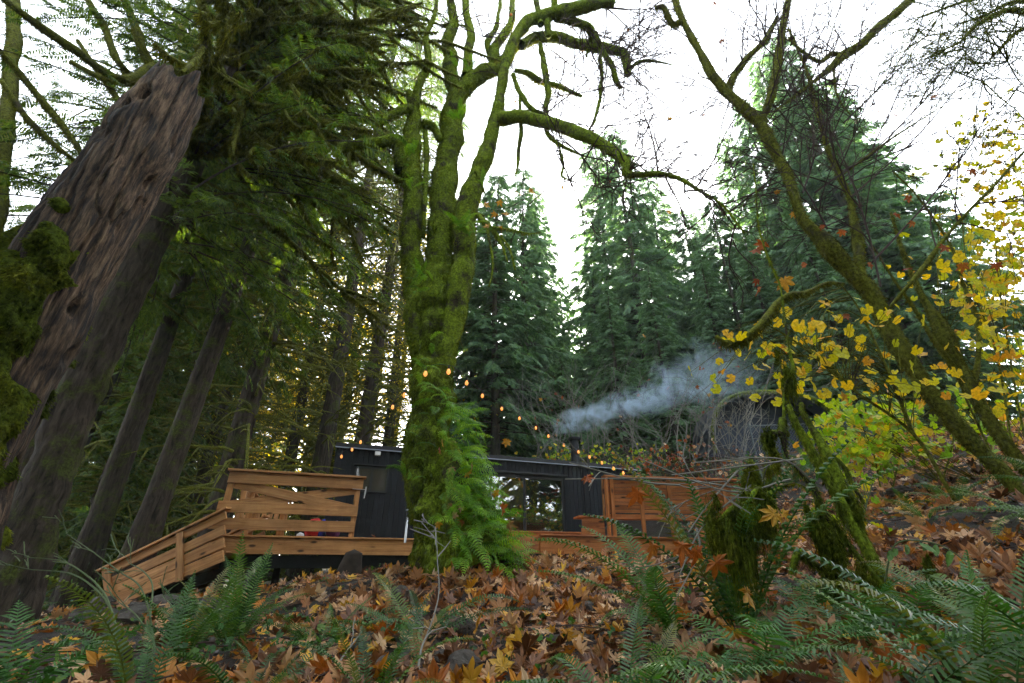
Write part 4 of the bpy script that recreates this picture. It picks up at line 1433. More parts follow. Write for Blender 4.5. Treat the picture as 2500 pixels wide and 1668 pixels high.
for k_, pl in enumerate([
    [(1352, 0, 6.0, 14), (1342, 52, 6.1, 14), (1338, 92, 6.2, 13)],
    [(1319, 108, 6.5, 11), (1332, 179, 6.5, 14), (1336, 240, 6.45, 12), (1334, 282, 6.4, 10)],
    [(1252, 182, 6.2, 10), (1270, 233, 6.2, 12), (1297, 266, 6.2, 11), (1325, 278, 6.2, 8)],
    [(1258, 172, 6.2, 12), (1319, 195, 6.5, 14), (1379, 217, 6.8, 11), (1420, 235, 7.0, 6)],
    [(1466, 136, 7.1, 9), (1466, 217, 7.0, 9), (1455, 280, 6.9, 7), (1436, 322, 6.8, 4)],
    [(1270, 236, 6.2, 7), (1272, 300, 6.2, 8), (1268, 360, 6.2, 9), (1258, 430, 6.2, 4)],
    [(1332, 280, 6.1, 8), (1338, 330, 6.0, 12), (1373, 358, 5.9, 9), (1422, 380, 5.8, 5)],
    [(1362, 350, 5.9, 6), (1376, 400, 5.9, 5), (1372, 428, 5.9, 6), (1395, 440, 5.9, 3)],
    [(1492, 150, 7.1, 8), (1500, 190, 7.0, 9), (1516, 215, 7.0, 6)],
    [(1534, 170, 7.2, 9), (1560, 152, 7.2, 9), (1600, 150, 7.2, 6), (1640, 158, 7.2, 3)],
    [(1164, 525, 6.3, 14), (1199, 556, 6.0, 11), (1222, 592, 5.9, 7), (1240, 640, 5.8, 3)],
    [(1195, 552, 6.0, 8), (1240, 560, 5.8, 7), (1290, 570, 5.6, 4), (1320, 566, 5.5, 2)],
    [(1190, 560, 6.0, 6), (1200, 610, 5.9, 6), (1202, 660, 5.9, 4), (1194, 700, 5.9, 3)],
    [(1224, 575, 5.9, 6), (1245, 610, 5.8, 5), (1258, 660, 5.8, 3)],
    [(1418, 62, 6.4, 10), (1440, 90, 6.6, 10), (1430, 140, 6.7, 6)],
    [(1180, 470, 6.3, 7), (1160, 420, 6.1, 5), (1140, 440, 6.0, 3)],
    [(1320, 60, 6.1, 12), (1310, 0, 6.2, 12), (1300, -60, 6.2, 10)],
    [(1410, 30, 6.0, 10), (1440, -30, 6.1, 9)],
    [(1215, 170, 7.0, 16), (1190, 110, 7.2, 14), (1215, 60, 7.3, 10), (1222, -20, 7.4, 7)],
]):
    limb(bk_, ms_, pl, 5500, 0.035, 1.0, 9, 9, 0.75, 0.5, 20 + k_)
bk_.build("trunk", M['bark_moss'], maple, smooth=True)
ms_.build("moss", M['moss'], maple, kind="stuff")
tw_, tips = MB(), []
for src, n_, L_ in ((LA, 44, 1.0), (LB, 30, 1.3), (LC, 18, 1.1)):
    for _ in range(n_):
        k_ = RNG.integers(int(len(src) * 0.35), len(src))
        twig_tree(tw_, src[k_], nrm(RNG.normal(0, 0.6, 3) + [0.5, -0.1, 0.1]), L_ * RNG.uniform(0.4, 1.1), 0.015, 3, 0.6, 0.03, tips)
for px_, py_, D_ in ((1420, 60, 6.4), (1480, 20, 6.0), (1530, 170, 7.1), (1400, 230, 6.9), (1560, 60, 6.6), (1330, 280, 6.3), (1420, 380, 5.8), (1390, 440, 5.9), (1250, 60, 7.2), (1100, 60, 7.1), (1180, 90, 7.1), (1380, 150, 6.9), (1440, 320, 6.8), (1330, 200, 6.5)):
    for _ in range(6):
        twig_tree(tw_, at(px_, py_, D_), nrm(RNG.normal(0, 0.7, 3) + [0.25, 0, 0.1]), RNG.uniform(0.7, 1.7), 0.016, 3, 0.6, 0.03, tips)
tw_.build("twigs", M['twig'], maple, kind="stuff")
mleaf = {c: leaf_bank("maple", (1, 2, 3, 4), M['leaf_' + c], 0.35) for c in ("orange", "gold", "rust", "brown", "tan", "yellow")}
for k_ in range(26):
    p, d = tips[RNG.integers(0, len(tips))]
    b = mleaf[("gold", "orange")[k_ % 2]]
    put(b[k_ % 4], "leaf", maple, mmat(mats_from(p[None], RNG.normal(0, 1, (1, 3)) + [[0, 0, -1]], RNG.normal(0, 1, (1, 3)), np.array([RNG.uniform(0.10, 0.16)]))[0]))
for px_, py_ in ((1180, 500), (1217, 490), (1212, 520), (1238, 527), (1195, 555), (1290, 465), (1262, 470), (1218, 552)):
    p = at(px_, py_, 5.8)
    put(mleaf["gold"][RNG.integers(0, 4)], "leaf", maple, mmat(mats_from(p[None], RNG.normal(0, 1, (1, 3)) + [[0, 0, -1]], RNG.normal(0, 0.5, (1, 3)) + [[0, -1, 0.2]], np.array([0.17]))[0]))

# licorice ferns on the maple: each frond leaves the bark outwards and hangs over
def trunk_fern(px, py, D, az, elev, L):
    put(FL[RNG.integers(0, 4)], "fern_frond", maple, frond_matrix(at(px, py, D), az, elev, L, RNG.normal(0, 0.5), RNG.uniform(0.8, 1.2)))


for k_ in range(250):
    t_ = RNG.random() ** 0.75
    py_ = 985 + 400 * t_
    left = 1058 + 45 * t_ + 10 * RNG.normal()
    right = 1108 + 135 * t_ ** 1.2
    u_ = RNG.random() ** 0.65
    px_ = left + (right - left) * u_
    az_ = -1.35 + 1.5 * u_ + RNG.normal(0, 0.35)           # towards camera (-Y) round to the right (+X)
    trunk_fern(px_, py_, 6.0 - 0.38 * t_ + 0.35 * u_ ** 2, az_, RNG.uniform(-0.5, 0.75), RNG.uniform(0.30, 0.55))
for (cx, cy, n_, sx, sy) in ((1025, 690, 16, 28, 26), (1125, 545, 12, 18, 14), (1150, 570, 9, 10, 20), (1000, 372, 12, 14, 22), (1118, 290, 9, 12, 12), (1040, 900, 12, 30, 40), (1060, 960, 10, 25, 20),
                            (1180, 455, 5, 6, 8), (1020, 1060, 6, 20, 30), (1130, 170, 8, 22, 8), (1008, 450, 6, 14, 20), (990, 1160, 6, 10, 30)):
    for k_ in range(n_):
        trunk_fern(cx + RNG.normal(0, sx * 0.6), cy + RNG.normal(0, sy * 0.6), (5.98 if cy > 600 else 6.05), -1.57 + RNG.normal(0, 0.9), RNG.uniform(0.0, 1.0), RNG.uniform(0.22, 0.38))
for k_ in range(22):
    px_, py_ = RNG.uniform(1060, 1250), RNG.uniform(1060, 1380)
    put(mleaf[("gold", "orange", "tan")[k_ % 3]][k_ % 4], "caught_leaf", maple, mmat(mats_from(at(px_, py_, 5.85)[None], RNG.normal(0, 1, (1, 3)) + [[0, 0, -1]], RNG.normal(0, 0.6, (1, 3)) + [[0, -1, 0.4]], np.array([RNG.uniform(0.12, 0.2)]))[0]))
print("maple", time.time() - T0)

# ------------------------------------------------------------------ dead snag
snag = thing("dead_snag", at(-160, 1480, 2.95), "broken grey dead snag with flaking wood and moss at its foot", "tree")
SP = [(-450, 2050, 2.95, 460), (-225, 1560, 2.95, 390), (-120, 1200, 2.95, 335), (-15, 957, 2.95, 300), (75, 800, 2.95, 284), (148, 660, 2.95, 264), (242, 510, 2.95, 236), (315, 400, 2.95, 208), (378, 300, 2.95, 180), (420, 235, 2.95, 150), (438, 208, 2.95, 132)]
P = np.array([at(a, b, c) for a, b, c, w in SP])
R = np.array([0.5 * w * zc(a, b, c) / FPX * math.cos(math.atan((a - 1250) / FPX)) for a, b, c, w in SP])
C = catmull(np.hstack([P, R[:, None]]), 40)
Pc, Rc = C[:, :3], C[:, 3]
T_, N_, B_ = frames(Pc)
na = 230
a_ = np.linspace(0, 2 * np.pi, na, endpoint=False)
dirs = N_[:, None] * np.cos(a_)[None, :, None] + B_[:, None] * np.sin(a_)[None, :, None]
S = Pc[:, None] + dirs * Rc[:, None, None]
q = S.copy()
q[..., 2] *= 0.16
f1 = fbm(q * 11.0, 4, 3)                     # long fissures
f2 = fbm(S * 3.0, 3, 9)
f3 = fbm(S * np.array([14, 14, 5]), 3, 14)
f4 = fbm(np.stack([S[..., 0] * 30, S[..., 1] * 30, S[..., 2] * 2.2], -1), 3, 41)
cr_ = np.clip(0.10 - np.abs(fbm(np.stack([S[..., 0] * 9, S[..., 1] * 9, S[..., 2] * 0.9], -1), 3, 43)), 0, 1) * 10     # deep drying cracks
rr = Rc[:, None] * (1 + 0.05 * f4 - 0.10 * cr_ + 0.11 * f1 + 0.07 * f2 + 0.05 * f3 - 0.14 * np.clip(-f1 - 0.25, 0, 1))
for k_ in range(30):                        # woodpecker holes and rot pockets
    c0 = S[RNG.integers(60, len(Pc) - 50), RNG.integers(0, na)]
    rad = RNG.uniform(0.02, 0.055)
    dd = (S - c0) * np.array([1, 1, 0.55])
    rr -= 0.09 * np.exp(-np.sum(dd ** 2, -1) / rad ** 2)
topcut = np.array([0.20 * vnoise(np.stack([np.cos(a_) * 2.2, np.sin(a_) * 2.2, 0 * a_], -1), 4) + 0.05 * np.sin(a_ * 9) * vnoise(np.stack([np.cos(a_) * 6, np.sin(a_) * 6, 0 * a_], -1), 8)])
V = Pc[:, None] + dirs * rr[..., None]
nT = 40
w_ = np.clip((np.arange(len(Pc)) - (len(Pc) - nT)) / nT, 0, 1)[:, None]
V = V + T_[:, None] * (w_ * topcut)[..., None]
sm = MB()
mN = len(Pc)
i_ = np.arange(mN - 1)[:, None] * na
j_ = np.arange(na)[None]
Q = np.stack([i_ + j_, i_ + (j_ + 1) % na, i_ + na + (j_ + 1) % na, i_ + na + j_], -1).reshape(-1, 4)
inner = Pc[-1][None] + (V[-1] - Pc[-1]) * 0.55 - T_[-1] * 0.45
VV = np.vstack([V.reshape(-1, 3), inner, (Pc[-1] - T_[-1] * 0.55)[None]])
b_ = (mN - 1) * na
Q2 = np.stack([b_ + j_[0], b_ + (j_[0] + 1) % na, mN * na + (j_[0] + 1) % na, mN * na + j_[0]], -1)
T2 = np.stack([mN * na + j_[0], mN * na + (j_[0] + 1) % na, np.full(na, mN * na + na)], -1)
sm.add(VV, T2, np.vstack([Q, Q2]))
sm.build("trunk", M['snag'], snag, smooth=True)
# moss mats on its left and lower face
mm = MB()
hgt = np.linspace(0, 1, mN)[:, None]
xs_, ys_ = proj(V.reshape(-1, 3))
xs_, ys_ = xs_.reshape(mN, na), ys_.reshape(mN, na)
rightedge = np.interp(ys_, [213, 351, 660, 957, 1117, 1330, 1700], [495, 468, 319, 170, 106, 53, -40])
inside = (rightedge - xs_) / 110.0                       # 0 at the right edge, grows to the left
mk = 0.75 * fbm(V * 2.6, 3, 31) + 0.55 * fbm(V * 6.0, 2, 35) + np.clip((inside - 1.25) * 0.7, -1.2, 0.7) + np.clip((ys_ - 690) / 240, -1.3, 0.32)
th = np.clip(mk, -0.25, 0.45) * 0.20 + 0.03 * fbm(V * 9, 2, 37) * (mk > 0)
MV = V + dirs * th[..., None]
mq = Q.reshape(mN - 1, na, 4)
keepq = (mk[:-1] > -0.12) & (mk[1:] > -0.12)
mm.add(MV.reshape(-1, 3), None, mq[keepq])
bl_n = 42000
ci, cj = np.nonzero(mk[:-1] > 0.02)
pick = RNG.integers(0, len(ci), bl_n)
ci, cj = ci[pick], cj[pick]
u1, u2 = RNG.random((bl_n, 1)), RNG.random((bl_n, 1))
cj2 = (cj + 1) % na
bp_ = (MV[ci, cj] * (1 - u1) + MV[ci + 1, cj] * u1) * (1 - u2) + (MV[ci, cj2] * (1 - u1) + MV[ci + 1, cj2] * u1) * u2
bd_ = nrm(dirs[ci, cj] * 0.7 + np.array([0, 0, -0.9]) + RNG.normal(0, 0.4, (bl_n, 3)))
bl_ = 0.035 * (0.5 + RNG.random((bl_n, 1)))
bs_ = nrm(np.cross(bd_, RNG.normal(0, 1, (bl_n, 3)))) * bl_ * 0.12
mm.add(np.stack([bp_ - bs_, bp_ + bs_, bp_ + bd_ * bl_], 1).reshape(-1, 3), np.arange(bl_n * 3).reshape(-1, 3))
mm.build("moss", M['moss'], snag, smooth=True, kind="stuff")
print("snag", time.time() - T0)

# ------------------------------------------------------------------ the living conifer behind the snag with its mossy boughs
lc = thing("leaning_conifer", at(100, 1480, 6.2), "dark conifer trunk right behind the dead snag with long mossy boughs overhead", "tree")
tb, tm = MB(), MB()
TR = [(5, 1600, 6.2, 180), (70, 1330, 6.2, 150), (140, 1110, 6.2, 130), (205, 940, 6.2, 114), (285, 770, 6.2, 100), (365, 600, 6.2, 88), (450, 430, 6.2, 72), (530, 260, 6.2, 56), (596, 120, 6.2, 46), (650, 0, 6.2, 40), (720, -160, 6.2, 32)]
TP, TRd = limb(tb, None, TR, m=24, n=56, wob=0.1, bump=0.2, seed=40)
tb.build("trunk", M['bark'], lc, smooth=True)
bb, bm, bf = MB(), MB(), MB()
OVER = [
    [(375, 160, 6.2, 24), (300, 195, 5.6, 26), (190, 130, 5.0, 30), (110, 70, 4.6, 28), (40, 20, 4.2, 24), (-40, -40, 4.0, 20)],
    [(360, 195, 6.4, 18), (270, 200, 6.0, 18), (170, 150, 5.6, 16)],
    [(390, 190, 6.6, 22), (350, 120, 6.2, 26), (325, 50, 5.9, 24), (290, -30, 5.6, 20)],
    [(330, 190, 6.8, 14), (290, 150, 6.4, 20), (260, 80, 6.2, 22), (215, 0, 6.0, 18)],
    [(215, 395, 5.2, 16), (150, 300, 4.9, 22), (80, 220, 4.6, 24), (20, 150, 4.3, 22), (-40, 80, 4.0, 20)],
    [(200, 405, 5.0, 12), (130, 350, 4.7, 18), (60, 280, 4.4, 20), (0, 195, 4.2, 20)],
    [(325, 290, 6.4, 14), (285, 240, 6.2, 18), (245, 180, 6.0, 18), (190, 100, 5.8, 12)],
    [(345, 245, 6.6, 12), (330, 220, 6.6, 14), (300, 180, 6.6, 10)],
    [(620, 80, 6.2, 18), (560, 80, 5.6, 24), (510, 40, 5.2, 26), (480, -20, 5.0, 24)],
    [(600, 130, 6.2, 12), (650, 160, 5.6, 14), (700, 200, 5.2, 14), (740, 240, 5.0, 8)],
    [(470, 20, 6.5, 10), (440, 90, 6.0, 14), (500, 130, 5.8, 16), (540, 200, 5.6, 14), (590, 240, 5.5, 14), (640, 285, 5.4, 9)],
    [(-60, 900, 5.6, 50), (-20, 640, 5.6, 46), (5, 450, 5.6, 44), (20, 280, 5.6, 42), (30, 120, 5.6, 40), (35, -60, 5.6, 38)],
]
for k_, pl in enumerate(OVER):
    limb(bb, bm, pl, 4000, 0.035, 0.9, 7, 8, 0.35, 0.3, 50 + k_)
# drooping moss-hung boughs right of the trunk
for k_ in range(64):
    i_ = int(len(TP) * RNG.uniform(0.60, 0.99))
    p0 = TP[i_]
    az_ = RNG.uniform(-1.25, 0.75)
    L_ = RNG.uniform(2.0, 4.6)
    out = np.array([math.cos(az_), math.sin(az_), 0])
    t_ = np.linspace(0, 1, 9)
    Cb = p0 + out * (t_ * L_)[:, None] + np.stack([0 * t_, 0 * t_, L_ * (0.05 * t_ - 0.55 * t_ ** 1.7 * RNG.uniform(0.7, 1.3) + 0.18 * t_ ** 4)], -1)
    Cb += np.stack([vnoise(Cb * 1.3 + k_, j) for j in range(3)], -1) * 0.12 * t_[:, None]
    r_ = np.linspace(0.075, 0.035, 9) * RNG.uniform(0.7, 1.3)
    V, d = tube(bb, Cb, r_, 7, 0.4, 7, k_)
    blades(bm, V, d, 2200, 0.07, 1.2, 0.22)
    for _ in range(RNG.integers(5, 10)):
        u_ = RNG.uniform(0.25, 1.0) * 8
        i2 = min(int(u_), 7)
        q0 = Cb[i2] * (1 - (u_ - i2)) + Cb[i2 + 1] * (u_ - i2)
        d2 = nrm(out + RNG.normal(0, 0.7, 3) + [0, 0, -0.75])
        l2 = RNG.uniform(0.4, 1.1)
        tt = np.linspace(0, 1, 6)[:, None]
        C2 = q0 + d2 * tt * l2 + np.array([0, 0, -0.3 * l2]) * tt ** 2 + out * 0.35 * l2 * tt ** 3
        V, d = tube(bb, C2, np.linspace(0.042, 0.02, 6), 5, 0.4, 9, k_)
        blades(bm, V, d, 2200, 0.07, 1.3, 0.22)
bb.build("boughs", M['bark_moss_dark'], lc, smooth=True)
bm.build("moss", M['moss_dark'], lc, kind="stuff")
# needle sprays of that tree, high above and behind
pos, fw = [], []
for k_ in range(150):
    i_ = int(len(TP) * RNG.uniform(0.50, 0.999))
    p0 = TP[i_]
    az_ = RNG.uniform(-0.9, 4.1)
    L_ = RNG.uniform(2.0, 5.5)
    out = np.array([math.cos(az_), math.sin(az_), 0])
    t_ = np.linspace(0.15, 1, 8)
    Cb = p0 + out * (t_ * L_)[:, None] + np.stack([0 * t_, 0 * t_, L_ * (0.1 * t_ - 0.4 * t_ ** 2)], -1)
    tube(bf, Cb, np.linspace(0.02, 0.006, 8), 4, cap=False)
    s_ = np.cross(out, [0, 0, 1.0])
    ns_ = 30
    u_ = RNG.uniform(0, 0.999, ns_) * 7
    i2 = u_.astype(int)
    q_ = Cb[i2] * (1 - (u_ - i2))[:, None] + Cb[i2 + 1] * (u_ - i2)[:, None]
    d_ = nrm(out + s_ * RNG.uniform(-1.4, 1.4, ns_)[:, None] + np.array([0, 0, -0.35]) + RNG.normal(0, 0.15, (ns_, 3)))
    q_ = q_ + s_ * RNG.normal(0, 0.12, ns_)[:, None]
    pos.append(q_)
    fw.append(d_)
pos, fw = np.concatenate(pos), np.concatenate(fw)
cf = MB()
add_sprays(cf, pos, fw, nrm(np.array([0, 0, 1.0]) + RNG.normal(0, 0.4, pos.shape)), RNG.uniform(0.22, 0.46, len(pos)), SPRAYS_THIN)
bf.build("branches", M['bark'], lc)
cf.build("crown", M['needle'], lc)
print("leaning conifer", time.time() - T0)
#PART4
# ------------------------------------------------------------------ leaning mossy maple on the right bank
rt = thing("leaning_maple", at(2450, 1160, 5.0), "leaning mossy maple on the right-hand bank, forking dark against the white sky", "tree")
rb, rm = MB(), MB()
R1 = limb(rb, rm, [(2500, 1230, 5.0, 64), (2440, 1150, 5.0, 62), (2370, 1075, 4.95, 62), (2290, 985, 4.9, 58), (2220, 890, 4.85, 54), (2180, 820, 4.8, 62), (2150, 760, 4.75, 62), (2110, 700, 4.7, 56), (2060, 645, 4.65, 60), (2010, 590, 4.6, 54), (1965, 540, 4.55, 36), (1935, 460, 4.5, 30), (1905, 390, 4.5, 30), (1860, 312, 4.5, 32), (1810, 262, 4.5, 33), (1772, 222, 4.5, 26), (1730, 170, 4.5, 24), (1695, 105, 4.5, 20), (1660, 40, 4.5, 18), (1640, -30, 4.5, 16)], 4200, 0.03, 0.55, 6, 13, 0.28, 0.36, 70, 0.86)
R2 = limb(rb, rm, [(1862, 315, 4.5, 26), (1866, 280, 4.5, 22), (1882, 230, 4.5, 24), (1898, 160, 4.55, 22), (1908, 80, 4.6, 20), (1924, 0, 4.65, 18), (1930, -60, 4.7, 16)], 4200, 0.032, 0.4, 6, 10, 0.2, 0.25, 71, 0.86)
R3 = limb(rb, rm, [(1772, 225, 4.5, 24), (1800, 175, 4.6, 20), (1835, 130, 4.7, 18), (1870, 95, 4.75, 14), (1898, 40, 4.8, 8)], 4200, 0.032, 0.5, 6, 9, 0.25, 0.25, 72, 0.86)
R4 = limb(rb, rm, [(2106, 700, 4.7, 30), (2098, 640, 4.7, 30), (2096, 590, 4.7, 36), (2086, 545, 4.7, 24), (2072, 480, 4.75, 18), (2050, 430, 4.75, 18), (2022, 370, 4.8, 16), (2005, 300, 4.85, 13), (1985, 235, 4.9, 14), (1975, 190, 4.9, 9), (1945, 115, 4.95, 8), (1925, 70, 5.0, 6)], 4200, 0.03, 0.5, 6, 9, 0.2, 0.28, 73, 0.86)
R5 = limb(rb, rm, [(2172, 752, 4.7, 14), (2215, 700, 4.5, 14), (2265, 640, 4.4, 22), (2300, 590, 4.3, 14), (2360, 520, 4.2, 12), (2430, 450, 4.1, 11), (2500, 370, 4.0, 9), (2560, 310, 3.9, 8)], 3000, 0.03, 0.8, 6, 8, 0.25, 0.3, 74, 0.86)
R6 = limb(rb, rm, [(1888, 272, 4.55, 5), (1940, 235, 4.7, 9), (1985, 200, 4.8, 11), (2030, 165, 4.9, 22), (2060, 135, 5.0, 30), (2100, 110, 5.0, 28), (2150, 60, 5.0, 28), (2200, 20, 5.0, 28), (2260, -40, 5.0, 26)], 4200, 0.028, 0.7, 6, 10, 0.2, 0.2, 75, 0.86)
R7 = limb(rb, rm, [(2062, 140, 5.0, 18), (2030, 130, 4.95, 16), (2000, 150, 4.9, 12), (1950, 118, 4.9, 9), (1925, 92, 4.9, 5)], 4000, 0.03, 0.7, 6, 8, 0.3, 0.3, 76, 0.86)
limb(rb, rm, [(2035, 170, 4.9, 8), (2040, 220, 4.9, 8), (2055, 255, 4.9, 5), (2075, 280, 4.9, 3)], 3500, 0.03, 0.9, 6, 7, 0.3, 0.3, 77, 0.86)
limb(rb, rm, [(1660, 55, 4.5, 16), (1640, 60, 4.45, 18), (1620, 20, 4.4, 14), (1600, 20, 4.4, 9)], 4200, 0.05, 1.1, 6, 8, 0.3, 0.3, 78, 0.86)
limb(rb, rm, [(2060, 425, 4.75, 7), (2100, 395, 4.6, 9), (2160, 350, 4.5, 8), (2220, 310, 4.4, 6), (2300, 260, 4.3, 4)], 2500, 0.025, 0.8, 6, 6, 0.3, 0.3, 79, 0.86)
limb(rb, rm, [(2060, 692, 4.65, 5), (2020, 690, 4.4, 7), (1985, 705, 4.2, 8), (1960, 715, 4.0, 18), (1930, 718, 3.9, 20), (1900, 735, 3.8, 16), (1880, 765, 3.75, 22), (1850, 800, 3.7, 22), (1810, 830, 3.7, 26), (1770, 838, 3.7, 20), (1748, 820, 3.7, 12)], 5200, 0.045, 1.2, 6, 9, 0.3, 0.3, 80, 0.86)
# second stem of the bank
limb(rb, rm, [(2540, 1190, 5.3, 50), (2478, 1110, 5.3, 46), (2420, 1035, 5.3, 44), (2375, 960, 5.3, 46), (2340, 890, 5.3, 44), (2310, 830, 5.3, 60), (2290, 790, 5.3, 46), (2255, 730, 5.3, 22), (2225, 670, 5.3, 18), (2200, 600, 5.3, 12), (2175, 520, 5.3, 8)], 4200, 0.035, 0.7, 6, 11, 0.25, 0.3, 81, 0.86)
limb(rb, rm, [(2375, 950, 5.3, 26), (2390, 860, 5.2, 18), (2380, 770, 5.2, 16), (2350, 690, 5.2, 12), (2320, 600, 5.2, 9), (2240, 480, 5.2, 6), (2180, 420, 5.2, 4)], 3500, 0.03, 0.7, 6, 8, 0.25, 0.3, 82, 0.86)
limb(rb, rm, [(2330, 900, 5.3, 24), (2280, 830, 5.2, 18), (2230, 750, 5.1, 12), (2180, 680, 5.0, 7), (2130, 600, 5.0, 5)], 3500, 0.03, 0.7, 6, 8, 0.25, 0.3, 83, 0.86)
rb.build("trunk", M['bark_moss_dark'], rt, smooth=True)
rm.build("moss", M['moss_dark'], rt, kind="stuff")
tw_, tips2 = MB(), []
for src, n_, L_ in ((R1[0][60:], 20, 1.3), (R2[0], 16, 1.2), (R3[0], 10, 1.0), (R4[0][20:], 26, 1.2), (R5[0][15:], 12, 0.9), (R6[0], 26, 1.2), (R7[0], 10, 0.8)):
    for _ in range(int(n_ * 0.9)):
        k_ = RNG.integers(0, len(src))
        twig_tree(tw_, src[k_], nrm(RNG.normal(0, 0.55, 3) + [0.15, 0, 0.45]), L_ * RNG.uniform(0.5, 1.2), 0.012, 3, 0.5, 0.0, tips2)
for (a_, b_) in (((2020, 560), (1910, 380)), ((2080, 480), (2380, 160)), ((2130, 640), (2420, 270)), ((2060, 300), (2250, 60)), ((1990, 470), (2290, 210)), ((1960, 470), (1985, 290)), ((2150, 700), (2050, 360)), ((2010, 330), (2120, 0))):
    P = catmull(np.array([at(*a_, 4.7), at((a_[0] + b_[0]) / 2 + 12, (a_[1] + b_[1]) / 2 + 10, 4.6), at(*b_, 4.5)]), 6)
    tube(tw_, P, np.linspace(0.014, 0.006, len(P)), 5)
    for _ in range(9):
        twig_tree(tw_, P[RNG.integers(3, len(P))], nrm(P[-1] - P[0] + RNG.normal(0, 0.5, 3)), RNG.uniform(0.5, 1.1), 0.009, 2, 0.45, 0.0, tips2)
tw_.build("twigs", M['twig'], rt, kind="stuff")
for (px_, py_, c_, s_) in ((1912, 675, "gold", 0.26), (1868, 588, "rust", 0.22), (1838, 610, "rust", 0.18), (2060, 560, "rust", 0.13), (2010, 548, "rust", 0.10), (2290, 235, "orange", 0.15), (2180, 275, "rust", 0.13), (2365, 412, "orange", 0.17), (2275, 432, "rust", 0.15), (2220, 475, "rust", 0.16), (2180, 520, "rust", 0.14), (2230, 540, "orange", 0.12), (2350, 640, "orange", 0.18), (2310, 600, "rust", 0.16), (1850, 700, "orange", 0.14), (1848, 680, "rust", 0.12), (2120, 640, "rust", 0.12), (2215, 655, "rust", 0.13), (1905, 1250, "gold", 0.13), (1762, 165, "rust", 0.10), (1764, 95, "rust", 0.10), (1748, 8, "rust", 0.11), (2430, 640, "rust", 0.15), (2065, 765, "orange", 0.12), (1965, 640, "orange", 0.11), (2140, 268, "rust", 0.1), (2060, 960, "gold", 0.12)):
    p = at(px_, py_, 3.9)
    put(mleaf[c_][RNG.integers(0, 4)], "leaf", rt, mmat(mats_from(p[None], RNG.normal(0, 0.7, (1, 3)) + [[0, 0, -1]], RNG.normal(0, 0.5, (1, 3)) + [[0, -1, 0.2]], np.array([s_]))[0]))

# overhanging fine-leaved boughs in the top right corner
oh = thing("overhanging_birch", gp(7.5, 3.5), "fine-leaved mossy boughs hanging into the top right corner", "tree")
ob, om, ol = MB(), MB(), MB()
tips3 = []
limb(ob, om, [(3150, 1250, 5.2, 120), (3020, 700, 4.8, 90), (2900, 300, 4.4, 60), (2760, 80, 4.0, 40), (2500, 28, 3.8, 22), (2430, 36, 3.7, 16), (2380, 66, 3.65, 12), (2340, 105, 3.6, 7), (2280, 130, 3.55, 4)], 1500, 0.03, 0.8, 6, 10, 0.25, 0.2, 84)
for k_, pl in enumerate([[(2600, 60, 4.2, 20), (2500, 70, 4.0, 14), (2450, 110, 3.9, 10), (2420, 140, 3.85, 5)], [(2600, 10, 4.2, 18), (2480, 5, 4.0, 12), (2400, 40, 3.9, 8), (2330, 60, 3.8, 4)], [(2600, -60, 4.4, 16), (2400, -10, 4.2, 10), (2250, 40, 4.1, 5)]]):
    P_, _r = limb(ob, om, pl, 2500, 0.03, 0.8, 6, 7, 0.3, 0.3, 85 + k_)
    for _ in range(22):
        twig_tree(ob, P_[RNG.integers(0, len(P_))], nrm(RNG.normal(0, 0.5, 3) + [-0.5, 0.1, -0.25]), RNG.uniform(0.5, 1.2), 0.009, 3, 0.5, 0.02, tips3)
for px_, py_ in ((2300, 30), (2350, 120), (2420, 60), (2460, 150), (2260, 90), (2400, 200), (2480, 220)):
    for _ in range(7):
        twig_tree(ob, at(px_, py_, 3.9), nrm(RNG.normal(0, 0.6, 3) + [-0.3, 0.1, -0.2]), RNG.uniform(0.5, 1.0), 0.009, 3, 0.5, 0.02, tips3)
ob.build("trunk", M['bark_moss_dark'], oh, smooth=True)
om.build("moss", M['moss_dark'], oh, kind="stuff")
tp_ = np.array([t[0] for t in tips3])
tp_ = np.repeat(tp_, 2, 0) + RNG.normal(0, 0.05, (len(tp_) * 2, 3))
cloud_leaves(ol, tp_, RNG.uniform(0.025, 0.05, len(tp_)), "lance", (1, 2))
ol.build("leaves", M['under'], oh, kind="stuff")
print("right tree", time.time() - T0)

